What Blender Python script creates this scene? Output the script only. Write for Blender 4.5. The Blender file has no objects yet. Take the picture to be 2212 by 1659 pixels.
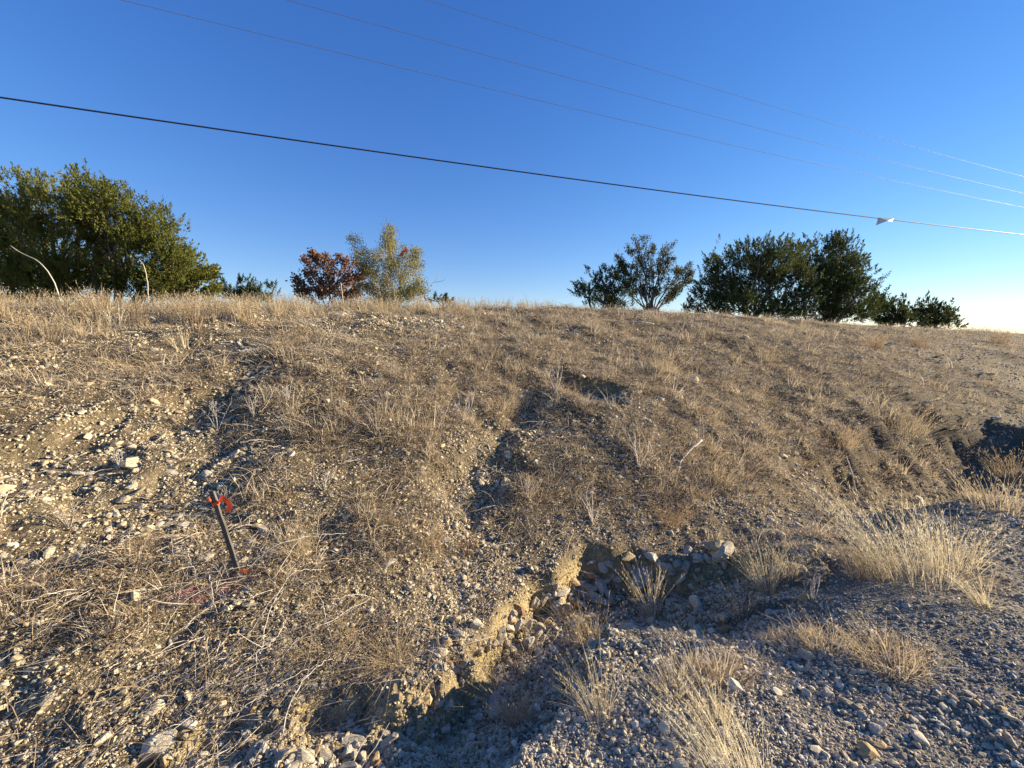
import bpy, math, random
import numpy as np
from mathutils import Vector, Matrix

RS = np.random.RandomState(7)
rnd = random.Random(11)
SC = bpy.context.scene
COL = SC.collection
R = math.radians

# ------------------------------------------------------------------ camera
EYE = np.array([0.0, 0.0, 1.6])
PITCH = R(6.5)
TANH = math.tan(R(50))
cam_d = bpy.data.cameras.new('camera')
cam = bpy.data.objects.new('camera', cam_d)
COL.objects.link(cam)
cam.location = EYE
cam.rotation_euler = (R(90) - PITCH, 0, 0)
cam_d.sensor_width = 36
cam_d.lens = 18 / TANH
cam_d.clip_start = 0.05
cam_d.clip_end = 3000
SC.camera = cam

# ------------------------------------------------------------------ light
SUN_AZ = R(77)     # clockwise from +Y (forward) towards +X (right)
SUN_EL = R(14)
w = bpy.data.worlds.new('World')
SC.world = w
w.use_nodes = True
nt = w.node_tree
bg = nt.nodes['Background']
sky = nt.nodes.new('ShaderNodeTexSky')
sky.sky_type = 'NISHITA'
sky.sun_disc = False
sky.sun_elevation = SUN_EL
sky.sun_rotation = SUN_AZ
sky.altitude = 200
sky.air_density = 1.0
sky.dust_density = 0.0
sky.ozone_density = 3.2
hsv = nt.nodes.new('ShaderNodeHueSaturation')
hsv.inputs['Saturation'].default_value = 1.22
nt.links.new(sky.outputs[0], hsv.inputs['Color'])
spl = nt.nodes.new('ShaderNodeSeparateColor'); cmb = nt.nodes.new('ShaderNodeCombineColor')
nt.links.new(hsv.outputs[0], spl.inputs[0])
for ch, (p_, k_) in enumerate(((.90, .68), (.92, .62), (.70, 1.045))):      # camera response and white balance, the same over the whole sky
    pw = nt.nodes.new('ShaderNodeMath'); pw.operation = 'POWER'; pw.inputs[1].default_value = p_
    ml = nt.nodes.new('ShaderNodeMath'); ml.operation = 'MULTIPLY'; ml.inputs[1].default_value = k_
    nt.links.new(spl.outputs[ch], pw.inputs[0]); nt.links.new(pw.outputs[0], ml.inputs[0]); nt.links.new(ml.outputs[0], cmb.inputs[ch])
nt.links.new(cmb.outputs[0], bg.inputs['Color'])
bg.inputs['Strength'].default_value = 0.114
sl = bpy.data.lights.new('sun', 'SUN')
sl.energy = 5.0
sl.angle = R(0.5)
sl.color = (1.0, 0.85, 0.60)
sun = bpy.data.objects.new('sun', sl)
COL.objects.link(sun)
SUN = np.array([math.sin(SUN_AZ) * math.cos(SUN_EL), math.cos(SUN_AZ) * math.cos(SUN_EL), math.sin(SUN_EL)])
sun.rotation_euler = Vector(SUN).to_track_quat('Z', 'Y').to_euler()
SC.view_settings.view_transform = 'Standard'
SC.view_settings.look = 'None'
SC.view_settings.gamma = 1
SC.view_settings.exposure = 1.45
SC.render.engine = 'CYCLES'
SC.cycles.max_bounces = 6
SC.cycles.diffuse_bounces = 3
SC.cycles.transparent_max_bounces = 6

# ------------------------------------------------------------------ helpers
K = 1106.0   # reading grid: the photo read at 2212 x 1659


def ray(px, py):
    px = np.asarray(px, float); py = np.asarray(py, float)
    u = (px - K) / K * TANH
    v = -(py - 829.5) / K * TANH
    c, s = math.cos(PITCH), math.sin(PITCH)
    return np.stack([u, c + v * s, -s + v * c], -1)


def at(px, py, depth):
    r = ray(px, py)
    return EYE + r * (depth / r[..., 1])[..., None]


def tag(o, label=None, cat=None, group=None, kind=None):
    if label: o['label'] = label
    if cat: o['category'] = cat
    if group: o['group'] = group
    if kind: o['kind'] = kind
    return o


def mesh_arrays(name, V, F, mat=None, smooth=False):
    """V (n,3), F (m,k) fixed-size polygons"""
    V = np.ascontiguousarray(V, np.float32); F = np.ascontiguousarray(F, np.int32)
    me = bpy.data.meshes.new(name)
    m, k = F.shape
    me.vertices.add(len(V)); me.vertices.foreach_set('co', V.ravel())
    me.loops.add(m * k); me.loops.foreach_set('vertex_index', F.ravel())
    me.polygons.add(m)
    me.polygons.foreach_set('loop_start', np.arange(0, m * k, k, dtype=np.int32))
    me.polygons.foreach_set('use_smooth', np.full(m, smooth))
    me.update(calc_edges=True)
    if mat: me.materials.append(mat)
    return me


def link(name, me, parent=None, loc=None):
    o = bpy.data.objects.new(name, me)
    COL.objects.link(o)
    if parent is not None: o.parent = parent
    if loc is not None: o.location = loc
    return o


def empty(name, loc):
    o = bpy.data.objects.new(name, None)
    o.empty_display_size = 0.1
    COL.objects.link(o)
    o.location = loc
    return o


class Buf:
    def __init__(self): self.V = []; self.F = []; self.n = 0
    def add(self, V, F):
        self.V.append(np.asarray(V, float)); self.F.append(np.asarray(F, int) + self.n); self.n += len(V)
    def mesh(self, name, mat, smooth=False, origin=None):
        V = np.concatenate(self.V); F = np.concatenate(self.F)
        if origin is not None: V = V - np.asarray(origin)
        return mesh_arrays(name, V, F, mat, smooth)


def tube(buf, P, rad, sides=5):
    P = np.asarray(P, float); rad = np.broadcast_to(np.asarray(rad, float), (len(P),))
    T = np.gradient(P, axis=0); T /= np.linalg.norm(T, axis=1, keepdims=True) + 1e-9
    ref = np.array([0.1, 0.2, 1.0]) if abs(T[0][2]) < 0.8 else np.array([1.0, 0.2, 0.1])
    A = np.cross(T, ref); A /= np.linalg.norm(A, axis=1, keepdims=True) + 1e-9
    B = np.cross(T, A)
    an = np.arange(sides) / sides * 2 * math.pi
    ring = P[:, None, :] + rad[:, None, None] * (np.cos(an)[None, :, None] * A[:, None, :] + np.sin(an)[None, :, None] * B[:, None, :])
    n = len(P)
    V = ring.reshape(-1, 3)
    F = []
    i = np.arange(n - 1)[:, None] * sides; j = np.arange(sides)[None, :]; j2 = (j + 1) % sides
    a = (i + j).ravel(); b = (i + j2).ravel(); c = (i + sides + j2).ravel(); d = (i + sides + j).ravel()
    F = np.concatenate([np.stack([a, b, c], 1), np.stack([a, c, d], 1)])
    cap = [[(n - 1) * sides, (n - 1) * sides + k, (n - 1) * sides + k + 1] for k in range(1, sides - 1)]
    if cap: F = np.concatenate([F, np.array(cap)])
    buf.add(V, F)


def leaves(buf, P, D, L, W, rs):
    """triangles at P (n,3) pointing along D, length L, width W"""
    n = len(P)
    D = D / (np.linalg.norm(D, axis=1, keepdims=True) + 1e-9)
    Q = rs.normal(size=(n, 3)); S = np.cross(D, Q); S /= np.linalg.norm(S, axis=1, keepdims=True) + 1e-9
    L = np.broadcast_to(L, (n,))[:, None]; W = np.broadcast_to(W, (n,))[:, None]
    V = np.stack([P - S * W * .5, P + S * W * .5, P + D * L], 1).reshape(-1, 3)
    buf.add(V, np.arange(3 * n).reshape(-1, 3))


def leaves4(buf, P, D, L, W, rs):
    """rhombic leaves as two triangles"""
    n = len(P)
    D = D / (np.linalg.norm(D, axis=1, keepdims=True) + 1e-9)
    Q = rs.normal(size=(n, 3)); S = np.cross(D, Q); S /= np.linalg.norm(S, axis=1, keepdims=True) + 1e-9
    L = np.broadcast_to(L, (n,))[:, None]; W = np.broadcast_to(W, (n,))[:, None]
    V = np.stack([P, P + D * L * .5 + S * W * .5, P + D * L, P + D * L * .5 - S * W * .5], 1).reshape(-1, 3)
    b = np.arange(n)[:, None] * 4
    buf.add(V, np.concatenate([b + [[0, 1, 2]], b + [[0, 2, 3]]]))


def vnoise(x, y, seed):
    ix = np.floor(x).astype(np.int64); iy = np.floor(y).astype(np.int64)
    fx = x - ix; fy = y - iy
    fx = fx * fx * fx * (fx * (fx * 6 - 15) + 10); fy = fy * fy * fy * (fy * (fy * 6 - 15) + 10)
    def h(a, b):
        n = (a * 374761393 + b * 668265263 + seed * 1442695041) & 0xffffffff
        n = ((n ^ (n >> 13)) * 1274126177) & 0xffffffff
        n = n ^ (n >> 16)
        return (n & 0xffff) / 32767.5 - 1.0
    a = h(ix, iy); b = h(ix + 1, iy); c = h(ix, iy + 1); d = h(ix + 1, iy + 1)
    return (a * (1 - fx) + b * fx) * (1 - fy) + (c * (1 - fx) + d * fx) * fy


def fbm(x, y, scale, octv, seed, gain=0.5):
    x = np.asarray(x, float); y = np.asarray(y, float)
    t = 0; amp = 1; f = 1 / scale
    for k in range(octv):
        ca, sa = math.cos(0.7 * k + seed), math.sin(0.7 * k + seed)
        t = t + amp * vnoise((x * ca - y * sa) * f, (x * sa + y * ca) * f, seed + k * 17)
        amp *= gain; f *= 2.03
    return t


def sstep(a, b, x):
    t = np.clip((x - a) / (b - a), 0, 1)
    return t * t * (3 - 2 * t)


# ------------------------------------------------------------------ terrain
SX, SY = 0.876, 0.482          # direction of the road and ditch


def sc_of(x, y): return SX * x + SY * y, -SY * x + SX * y


_pc = np.array([-400, -60, -8, 1.0, 1.6, 2.1, 2.5, 3.0, 3.6, 4.3, 5, 6, 7, 8, 9, 10, 11.5, 14, 30, 90, 400])
_pf = np.array([-2, -.4, -.02, 0, -.03, -.13, -.15, -.05, .09, .24, .38, .555, .71, .84, .94, 1.0, 1.015, .98, .80, .2, -3])
_tc = np.arange(-60, 100, .02); _tf = np.interp(_tc, _pc, _pf)
_k = np.hanning(41); _k /= _k.sum(); _tf[100:-100] = np.convolve(_tf, _k, 'same')[100:-100]


def prof(c): return np.where((c > -59) & (c < 98), np.interp(c, _tc, _tf), np.interp(c, _pc, _pf))


_cs = [-200, -12, -2.6, 8, 15, 22, 35, 80, 400]
_cz = [1.3, 1.85, 2.0, 2.3, 2.26, 2.06, 1.86, 1.3, -2]


def base_h(x, y):
    s, c = sc_of(x, y)
    w1 = fbm(x, y, 3.1, 2, 5)
    cc = c + .22 * w1
    f = prof(cc)
    z = f * np.interp(s, _cs, _cz)
    hill = sstep(2.6, 4.5, c)
    fade = 1 - .6 * sstep(9, 12, c)
    z = z + hill * fade * (.07 * fbm(x, y, 1.7, 2, 21) + .045 * fbm(x, y, .75, 2, 22))
    z = z + (1 - hill) * .018 * fbm(x, y, .8, 2, 23)
    return z


def base_pix(px, py):
    r = ray(px, py)
    t = np.geomspace(.8, 90, 3000)
    P = EYE + r * t[:, None]
    d = P[:, 2] - base_h(P[:, 0], P[:, 1])
    i = np.argmax(d < 0) if (d < 0).any() else len(t) - 1
    return P[i]


def channel(pts):
    """pts: (px, py, halfwidth, depth) read on the photo, put on the ground"""
    return np.array([list(base_pix(a, b)[:2]) + [w_, d_] for a, b, w_, d_ in pts])


GULLY = channel([(1690, 1215, .2, .05), (1600, 1222, .40, .22), (1490, 1245, .60, .33), (1370, 1258, .54, .34), (1260, 1292, .32, .27),
                 (1190, 1330, .26, .27), (1120, 1400, .28, .29), (1050, 1480, .32, .31), (970, 1570, .36, .27), (800, 1610, .36, .14),
                 (640, 1650, .34, .06), (440, 1700, .3, .04)])
CULV = channel([(1840, 1095, .4, .10), (1930, 1045, .75, .5), (2040, 1000, .9, .72), (2160, 965, .8, .76), (2260, 945, .6, .7)])
RILLS = [channel(p) for p in (
    [(1210, 790, .12, .05), (1150, 850, .3, .16), (1085, 925, .34, .22), (1045, 1000, .3, .24), (1010, 1080, .25, .22), (990, 1170, .2, .1), (1000, 1240, .15, .03)],
    [(950, 770, .1, .04), (985, 830, .3, .20), (1000, 890, .26, .17), (1040, 960, .2, .08)],
    [(545, 800, .2, .06), (490, 850, .45, .22), (400, 930, .4, .22), (320, 990, .3, .12), (250, 1040, .2, .05)],
    [(400, 880, .15, .05), (250, 940, .4, .2), (120, 980, .42, .22), (0, 1030, .4, .18), (-140, 1080, .4, .12)],
    [(560, 940, .15, .05), (440, 1030, .36, .17), (330, 1100, .36, .18), (160, 1150, .32, .16), (0, 1190, .3, .12)],
    [(640, 1090, .12, .04), (560, 1150, .25, .12), (450, 1220, .2, .08)],
    [(760, 1080, .15, .05), (690, 1150, .3, .14), (560, 1200, .22, .08)],
    [(470, 1290, .15, .05), (360, 1370, .26, .12), (230, 1430, .26, .10), (60, 1480, .25, .1)],
    [(330, 735, .2, .05), (420, 745, .35, .14), (520, 745, .3, .05)],
    [(1700, 870, .2, .05), (1590, 950, .4, .12), (1500, 1010, .3, .06)],
    [(1880, 850, .25, .05), (1800, 930, .5, .14), (1720, 1010, .4, .08)],
)]
SCAR = channel([(1190, 800, .15, .05), (1240, 822, .34, .26), (1300, 838, .30, .22), (1345, 850, .15, .05)])


def carve(x, y, ch, e_up, e_dn, wob=.1, seed=40):
    """returns depth to take away and the share of steep bare soil"""
    best = np.full(x.shape, 1e9); bs = np.zeros(x.shape); bw = np.ones(x.shape); bd = np.zeros(x.shape)
    for i in range(len(ch) - 1):
        ax, ay, aw, ad = ch[i]; bx, by, bw_, bd_ = ch[i + 1]
        dx, dy = bx - ax, by - ay; L2 = dx * dx + dy * dy + 1e-9
        t = np.clip(((x - ax) * dx + (y - ay) * dy) / L2, 0, 1)
        qx, qy = x - ax - t * dx, y - ay - t * dy
        d = np.hypot(qx, qy)
        W = aw + t * (bw_ - aw)
        m = d / W < best
        best = np.where(m, d / W, best)
        bw = np.where(m, W, bw); bd = np.where(m, ad + t * (bd_ - ad), bd)
        bs = np.where(m, np.where(-SY * qx + SX * qy > 0, 1.0, -1.0) * np.minimum(1, np.abs(-SY * qx + SX * qy) / (d + 1e-6)), bs)
    d = best * bw + wob * fbm(x, y, .45, 3, seed)
    k = .5 + .5 * bs
    e = e_dn + (e_up - e_dn) * k
    f = 1 - sstep(0, 1, (d - bw + e * .5) / e)
    return bd * f, f, k


def near_of(x, y, ch, m):
    return (x > ch[:, 0].min() - m) & (x < ch[:, 0].max() + m) & (y > ch[:, 1].min() - m) & (y < ch[:, 1].max() + m)


def full_h(x, y):
    z = base_h(x, y)
    soil = np.zeros(x.shape); bare = np.zeros(x.shape)
    def do(ch, eu, ed, wob, seed, soilw, barew=1.0):
        nonlocal z
        m = near_of(x, y, ch, 1.5)
        if not m.any(): return
        dd, f, k = carve(x[m], y[m], ch, eu, ed, wob, seed)
        z[m] -= dd
        edge = 4 * f * (1 - f) * (.12 + .88 * sstep(.2, .8, k))
        soil[m] = np.maximum(soil[m], edge * soilw)
        bare[m] = np.maximum(bare[m], f * barew)
    m = near_of(x, y, GULLY, 1.5)
    do(GULLY, .10 + .22 * (1 - sstep(-.7, -.1, x[m])), .18 + .7 * sstep(.3, .9, x[m]), .10, 41, 1.0)
    do(CULV, 1.1, .9, .2, 42, .0, .12)
    do(SCAR, .10, .4, .1, 43, .3)
    for i, r_ in enumerate(RILLS): do(r_ * np.array([1, 1, .75, .58]), .46, .46, .20, 50 + i, .10, .7)
    return z, soil, bare


def axis(lo, hi, a, b, step, g, g2=None):
    mid = np.arange(a, b, step); up = [b]; d = step
    while up[-1] < hi: d *= g; up.append(up[-1] + d)
    dn = [a]; d = step
    while dn[-1] > lo: d *= (g2 or g); dn.append(dn[-1] - d)
    return np.concatenate([dn[:0:-1], mid, up])


GX = axis(-320, 420, -3.6, 4.6, .024, 1.028)
GY = axis(-60, 500, 1.0, 6.2, .024, 1.019, 1.12)
XX, YY = np.meshgrid(GX, GY)
Z, SOIL, BARE = full_h(XX, YY)
S_, C_ = sc_of(XX, YY)
RR = np.hypot(XX, YY)
nearf = 1 - sstep(14, 30, RR)
# lumps, clods and gravelly relief
Z += nearf * (.020 * fbm(XX, YY, .30, 2, 61) + .012 * fbm(XX, YY, .11, 2, 62) * (.4 + .6 * sstep(.8, 1.8, C_)))
Z += nearf * SOIL * (.045 * fbm(XX, YY, .10, 3, 63, .65) - .03 * np.abs(fbm(XX, YY, .16, 2, 67)))
Z += BARE * nearf * .012 * fbm(XX, YY, .07, 1, 64)


def ground(x, y):
    x = np.asarray(x, float); y = np.asarray(y, float)
    i = np.clip(np.searchsorted(GX, x) - 1, 0, len(GX) - 2); j = np.clip(np.searchsorted(GY, y) - 1, 0, len(GY) - 2)
    tx = (x - GX[i]) / (GX[i + 1] - GX[i]); ty = (y - GY[j]) / (GY[j + 1] - GY[j])
    return (Z[j, i] * (1 - tx) + Z[j, i + 1] * tx) * (1 - ty) + (Z[j + 1, i] * (1 - tx) + Z[j + 1, i + 1] * tx) * ty


def pick(A, x, y):
    i = np.clip(np.searchsorted(GX, x) - 1, 0, len(GX) - 2); j = np.clip(np.searchsorted(GY, y) - 1, 0, len(GY) - 2)
    return A[j, i]


_t = np.geomspace(.8, 120, 1500)


def pix(px, py):
    px = np.atleast_1d(np.asarray(px, float)); py = np.atleast_1d(np.asarray(py, float))
    r = ray(px, py)
    P = EYE + r[:, None, :] * _t[None, :, None]
    d = P[..., 2] - ground(P[..., 0], P[..., 1])
    hit = d < 0
    low = (d / _t[None, :] + (_t[None, :] < 4) * 9).argmin(1)     # a ray over the crest: the ground it passes closest
    i = np.where(hit.any(1), hit.argmax(1), low)
    out = P[np.arange(len(px)), i]
    ok = hit.any(1)
    out[:, 2] = ground(out[:, 0], out[:, 1])
    return out, ok


def p1(px, py):
    o, ok = pix(px, py)
    return o[0]


# --- where the plants and the gravel are, in ground coordinates
def blobs(x, y, lst):
    m = np.zeros(np.shape(x))
    for (px, py, rx, ry, v) in lst:
        c = base_pix(px, py); a = base_pix(px + rx, py); b = base_pix(px, py - ry) if ry else c
        d1 = max(.1, np.hypot(*(a - c)[:2])); d2 = max(.1, np.hypot(*(b - c)[:2]))
        ux, uy = (a - c)[0] / d1, (a - c)[1] / d1
        qx, qy = x - c[0], y - c[1]
        e = np.exp(-((qx * ux + qy * uy) / d1) ** 2 - ((-qx * uy + qy * ux) / d2) ** 2)
        m = m + v * e
    return m


VEG_BLOBS = [(1000, 790, 260, 60, .8), (700, 900, 200, 60, .5), (1500, 740, 400, 50, .6), (1350, 1050, 260, 60, .7), (1750, 930, 220, 70, .9), (1980, 900, 200, 50, .8), (150, 1400, 260, 60, .35), (520, 1520, 220, 40, .5), (120, 1560, 160, 40, .4),
             (700, 1250, 170, 70, .5), (800, 1370, 120, 60, .5), (150, 1330, 160, 80, .35), (1950, 800, 250, 60, .4), (300, 800, 260, 50, .35),
             (650, 1150, 80, 40, .4), (1600, 1030, 120, 40, .7), (2120, 1080, 100, 50, .8), (1850, 1190, 230, 60, .65), (1560, 1420, 160, 60, .35), (1400, 1380, 110, 30, .25),
             (1800, 1390, 170, 25, .5), (1930, 1420, 80, 20, .6), (1620, 1340, 120, 25, .3), (260, 1450, 200, 60, .25), (500, 1420, 120, 50, .3),
             # stony places
             (900, 705, 110, 14, -1.2), (480, 690, 90, 10, -1.0), (250, 740, 160, 14, -.5), (700, 1000, 160, 60, -.5), (250, 1050, 220, 60, -.6),
             (1000, 1000, 70, 120, -.7), (1350, 900, 150, 45, -.5), (900, 1130, 120, 60, -.5), (100, 900, 180, 30, -.5), (1950, 790, 200, 18, -.4),
             (1050, 1230, 90, 40, -.5), (250, 1200, 150, 50, -.4), (330, 940, 120, 50, -.5)]


def veg_mask(x, y):
    s, c = sc_of(x, y)
    hill = sstep(2.5, 3.4, c)
    up = sstep(4.5, 9, c)
    v = .40 + .28 * up + .42 * fbm(x, y, 1.1, 3, 71) + .25 * fbm(x, y, .35, 2, 72)
    v = v + blobs(x, y, VEG_BLOBS)
    v = v * hill + (1 - hill) * (-.30 + .35 * fbm(x, y, .6, 2, 73) + blobs(x, y, VEG_BLOBS[14:23]))
    v = v - .9 * pick(BARE, x, y) * sstep(.15, .5, pick(SOIL, x, y) + pick(BARE, x, y))
    return np.clip(v, 0, 1)


VEG = veg_mask(XX, YY)
GRAV = 1 - sstep(1.1, 2.1, C_ + .25 * fbm(XX, YY, .7, 3, 74))
pk = p1(440, 1280); pk2 = p1(505, 1250)
q = ((XX - pk[0]) * .93 + (YY - pk[1]) * .37) / .20; q2 = (-(XX - pk[0]) * .37 + (YY - pk[1]) * .93) / .05
PINK = np.clip(np.exp(-q ** 2 - q2 ** 2) * .95 + .8 * np.exp(-((XX - pk2[0]) ** 2 + (YY - pk2[1]) ** 2) / .05 ** 2), 0, 1) * np.clip(.75 + .8 * fbm(XX, YY, .05, 2, 75), 0, 1)


# ------------------------------------------------------------------ materials
def newmat(name):
    m = bpy.data.materials.new(name); m.use_nodes = True
    n = m.node_tree.nodes; l = m.node_tree.links
    return m, n, l, n['Principled BSDF']


def node(n, t, **kw):
    x = n.new(t)
    for k, v in kw.items(): setattr(x, k, v)
    return x


def ramp(n, stops):
    r = n.new('ShaderNodeValToRGB')
    e = r.color_ramp.elements
    while len(e) < len(stops): e.new(.5)
    for a, (p, c) in zip(e, stops): a.position = p; a.color = (*c, 1)
    return r


def noise_tex(n, l, scale, detail=4, rough=.6, coord=None):
    t = n.new('ShaderNodeTexNoise'); t.inputs['Scale'].default_value = scale; t.inputs['Detail'].default_value = detail
    t.inputs['Roughness'].default_value = rough
    if coord is not None: l.new(coord, t.inputs['Vector'])
    return t


def mixc(n, l, fac, a, b):
    m = n.new('ShaderNodeMix'); m.data_type = 'RGBA'
    def put(sock, v):
        if isinstance(v, tuple): sock.default_value = (*v, 1)
        elif isinstance(v, float): sock.default_value = v
        else: l.new(v, sock)
    put(m.inputs['Factor'], fac); put(m.inputs[6], a); put(m.inputs[7], b)
    return m.outputs[2]


# ground
gm, n, l, b = newmat('dry_hillside_soil')
geo = n.new('ShaderNodeNewGeometry')
at_ = node(n, 'ShaderNodeAttribute', attribute_name='cover')
sep = n.new('ShaderNodeSeparateColor'); l.new(at_.outputs['Color'], sep.inputs[0])
at2 = node(n, 'ShaderNodeAttribute', attribute_name='cover_b')
sep2 = n.new('ShaderNodeSeparateColor'); l.new(at2.outputs['Color'], sep2.inputs[0])
n1 = noise_tex(n, l, 2.5, 5, .6, geo.outputs['Position']); n2 = noise_tex(n, l, 28, 4, .65, geo.outputs['Position']); n3 = noise_tex(n, l, 130, 3, .6, geo.outputs['Position'])
r1 = ramp(n, [(.3, (.095, .072, .045)), (.55, (.19, .147, .092)), (.75, (.31, .25, .165))]); l.new(n2.outputs[0], r1.inputs[0])
r2 = ramp(n, [(.3, (.12, .104, .08)), (.6, (.23, .20, .155)), (.8, (.38, .335, .265))]); l.new(n3.outputs[0], r2.inputs[0])
r3 = ramp(n, [(.3, (.065, .05, .032)), (.6, (.135, .102, .064)), (.8, (.22, .17, .105))]); l.new(n3.outputs[0], r3.inputs[0])
r4 = ramp(n, [(.3, (.31, .235, .115)), (.7, (.50, .40, .215))]); l.new(n2.outputs[0], r4.inputs[0])
c1 = mixc(n, l, sep.outputs[0], r1.outputs[0], r3.outputs[0])
c2 = mixc(n, l, sep.outputs[2], c1, r2.outputs[0])
c3 = mixc(n, l, sep.outputs[1], c2, r4.outputs[0])
c4 = mixc(n, l, sep2.outputs[0], c3, (.55, .16, .26))
l.new(c4, b.inputs['Base Color']); b.inputs['Roughness'].default_value = .95; b.inputs['Specular IOR Level'].default_value = .15
vor = n.new('ShaderNodeTexVoronoi'); vor.inputs['Scale'].default_value = 45; l.new(geo.outputs['Position'], vor.inputs['Vector'])
ma = node(n, 'ShaderNodeMath', operation='MULTIPLY_ADD'); l.new(vor.outputs[0], ma.inputs[0]); ma.inputs[1].default_value = -.6; l.new(n3.outputs[0], ma.inputs[2])
bp = n.new('ShaderNodeBump'); bp.inputs['Distance'].default_value = .02; bp.inputs['Strength'].default_value = .8
l.new(ma.outputs[0], bp.inputs['Height']); l.new(bp.outputs[0], b.inputs['Normal'])


def stone_mat(name, stops, bump=.4):
    m, n, l, b = newmat(name)
    oi = n.new('ShaderNodeObjectInfo'); tc = n.new('ShaderNodeTexCoord')
    r_ = ramp(n, stops); l.new(oi.outputs['Random'], r_.inputs[0])
    nn = noise_tex(n, l, 3.5, 6, .7, tc.outputs['Object'])
    rr = ramp(n, [(.3, (.62, .60, .57)), (.62, (1.08, 1.06, 1.02))]); l.new(nn.outputs[0], rr.inputs[0])
    mm = n.new('ShaderNodeMix'); mm.data_type = 'RGBA'; mm.blend_type = 'MULTIPLY'; mm.inputs[0].default_value = 1
    l.new(r_.outputs[0], mm.inputs[6]); l.new(rr.outputs[0], mm.inputs[7])
    l.new(mm.outputs[2], b.inputs['Base Color'])
    b.inputs['Roughness'].default_value = .88; b.inputs['Specular IOR Level'].default_value = .3
    bb = n.new('ShaderNodeBump'); bb.inputs['Strength'].default_value = bump; bb.inputs['Distance'].default_value = .1
    n4 = noise_tex(n, l, 9, 5, .7, tc.outputs['Object']); l.new(n4.outputs[0], bb.inputs['Height']); l.new(bb.outputs[0], b.inputs['Normal'])
    return m


M_ROCK = stone_mat('pale_limestone', [(0, (.36, .31, .23)), (.3, (.50, .44, .33)), (.6, (.58, .52, .41)), (.85, (.45, .41, .35)), (1, (.62, .57, .49))])
M_ROCKY = stone_mat('ochre_stone', [(0, (.40, .28, .14)), (.5, (.50, .38, .2)), (1, (.36, .20, .12))])
M_PEB = stone_mat('tan_pebble', [(0, (.34, .27, .17)), (.3, (.52, .43, .28)), (.6, (.64, .55, .38)), (.85, (.46, .39, .28)), (1, (.74, .66, .50))], .2)
M_GREY = stone_mat('grey_gravel', [(0, (.28, .24, .18)), (.35, (.45, .39, .30)), (.6, (.60, .53, .42)), (.85, (.45, .36, .25)), (1, (.78, .71, .58))], .2)


def plant_mat(name, stops, trans=.35, rough=.7):
    m = bpy.data.materials.new(name); m.use_nodes = True
    n = m.node_tree.nodes; l = m.node_tree.links; b = n['Principled BSDF']; out = n['Material Output']
    oi = n.new('ShaderNodeObjectInfo'); geo = n.new('ShaderNodeNewGeometry')
    wn = noise_tex(n, l, 2.2, 2, .5, geo.outputs['Position'])
    add = node(n, 'ShaderNodeMath', operation='ADD'); l.new(geo.outputs['Random Per Island'], add.inputs[0]); l.new(oi.outputs['Random'], add.inputs[1])
    add2 = node(n, 'ShaderNodeMath', operation='MULTIPLY_ADD'); l.new(wn.outputs[0], add2.inputs[0]); add2.inputs[1].default_value = .9; l.new(add.outputs[0], add2.inputs[2])
    mul = node(n, 'ShaderNodeMath', operation='MULTIPLY'); l.new(add2.outputs[0], mul.inputs[0]); mul.inputs[1].default_value = .36
    r_ = ramp(n, stops); l.new(mul.outputs[0], r_.inputs[0])
    l.new(r_.outputs[0], b.inputs['Base Color']); b.inputs['Roughness'].default_value = rough; b.inputs['Specular IOR Level'].default_value = .2
    tr = n.new('ShaderNodeBsdfTranslucent'); l.new(r_.outputs[0], tr.inputs[0])
    mx = n.new('ShaderNodeMixShader'); mx.inputs[0].default_value = trans
    l.new(b.outputs[0], mx.inputs[1]); l.new(tr.outputs[0], mx.inputs[2]); l.new(mx.outputs[0], out.inputs[0])
    return m


M_TURF = plant_mat('brown_dry_turf', [(.15, (.25, .20, .14)), (.45, (.47, .385, .27)), (.7, (.62, .52, .375)), (.95, (.74, .64, .49))], .35)
M_TALL = plant_mat('tan_tall_grass', [(.15, (.27, .205, .125)), (.5, (.44, .345, .215)), (.9, (.62, .515, .345))], .4)
M_BLEACH = plant_mat('bleached_grass', [(.15, (.42, .33, .19)), (.5, (.60, .51, .34)), (.9, (.78, .70, .51))], .4)
M_REDG = plant_mat('reddish_grass', [(.15, (.22, .145, .08)), (.5, (.38, .265, .155)), (.9, (.54, .40, .25))], .35)
M_TWIG = plant_mat('grey_twig', [(.15, (.26, .22, .18)), (.5, (.42, .37, .31)), (.9, (.58, .53, .46))], .0)
M_WHITE = plant_mat('bleached_stalk', [(.15, (.36, .32, .26)), (.6, (.55, .50, .42)), (.9, (.66, .60, .52))], .0)
M_JUN = plant_mat('juniper_yellow_green', [(.1, (.06, .07, .014)), (.5, (.15, .155, .03)), (.95, (.26, .24, .055))], .3)
M_JUND = plant_mat('juniper_dark_green', [(.1, (.028, .04, .013)), (.5, (.062, .08, .024)), (.95, (.13, .14, .042))], .28)
M_OPEN = plant_mat('olive_brown_sprays', [(.1, (.05, .055, .018)), (.5, (.10, .095, .03)), (.95, (.19, .145, .055))], .25)
M_OAK = plant_mat('rusty_oak_leaves', [(.1, (.085, .042, .026)), (.5, (.19, .10, .06)), (.95, (.31, .185, .115))], .3)
M_ELM = plant_mat('pale_olive_leaves', [(.1, (.085, .095, .018)), (.5, (.19, .185, .04)), (.95, (.36, .29, .09))], .35)
M_YUC = plant_mat('yucca_green', [(.1, (.06, .08, .04)), (.5, (.13, .15, .07)), (.95, (.28, .28, .15))], .15, .5)
M_BARK = plant_mat('juniper_bark', [(.1, (.07, .05, .038)), (.5, (.13, .10, .08)), (.95, (.20, .16, .13))], .0)

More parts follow.
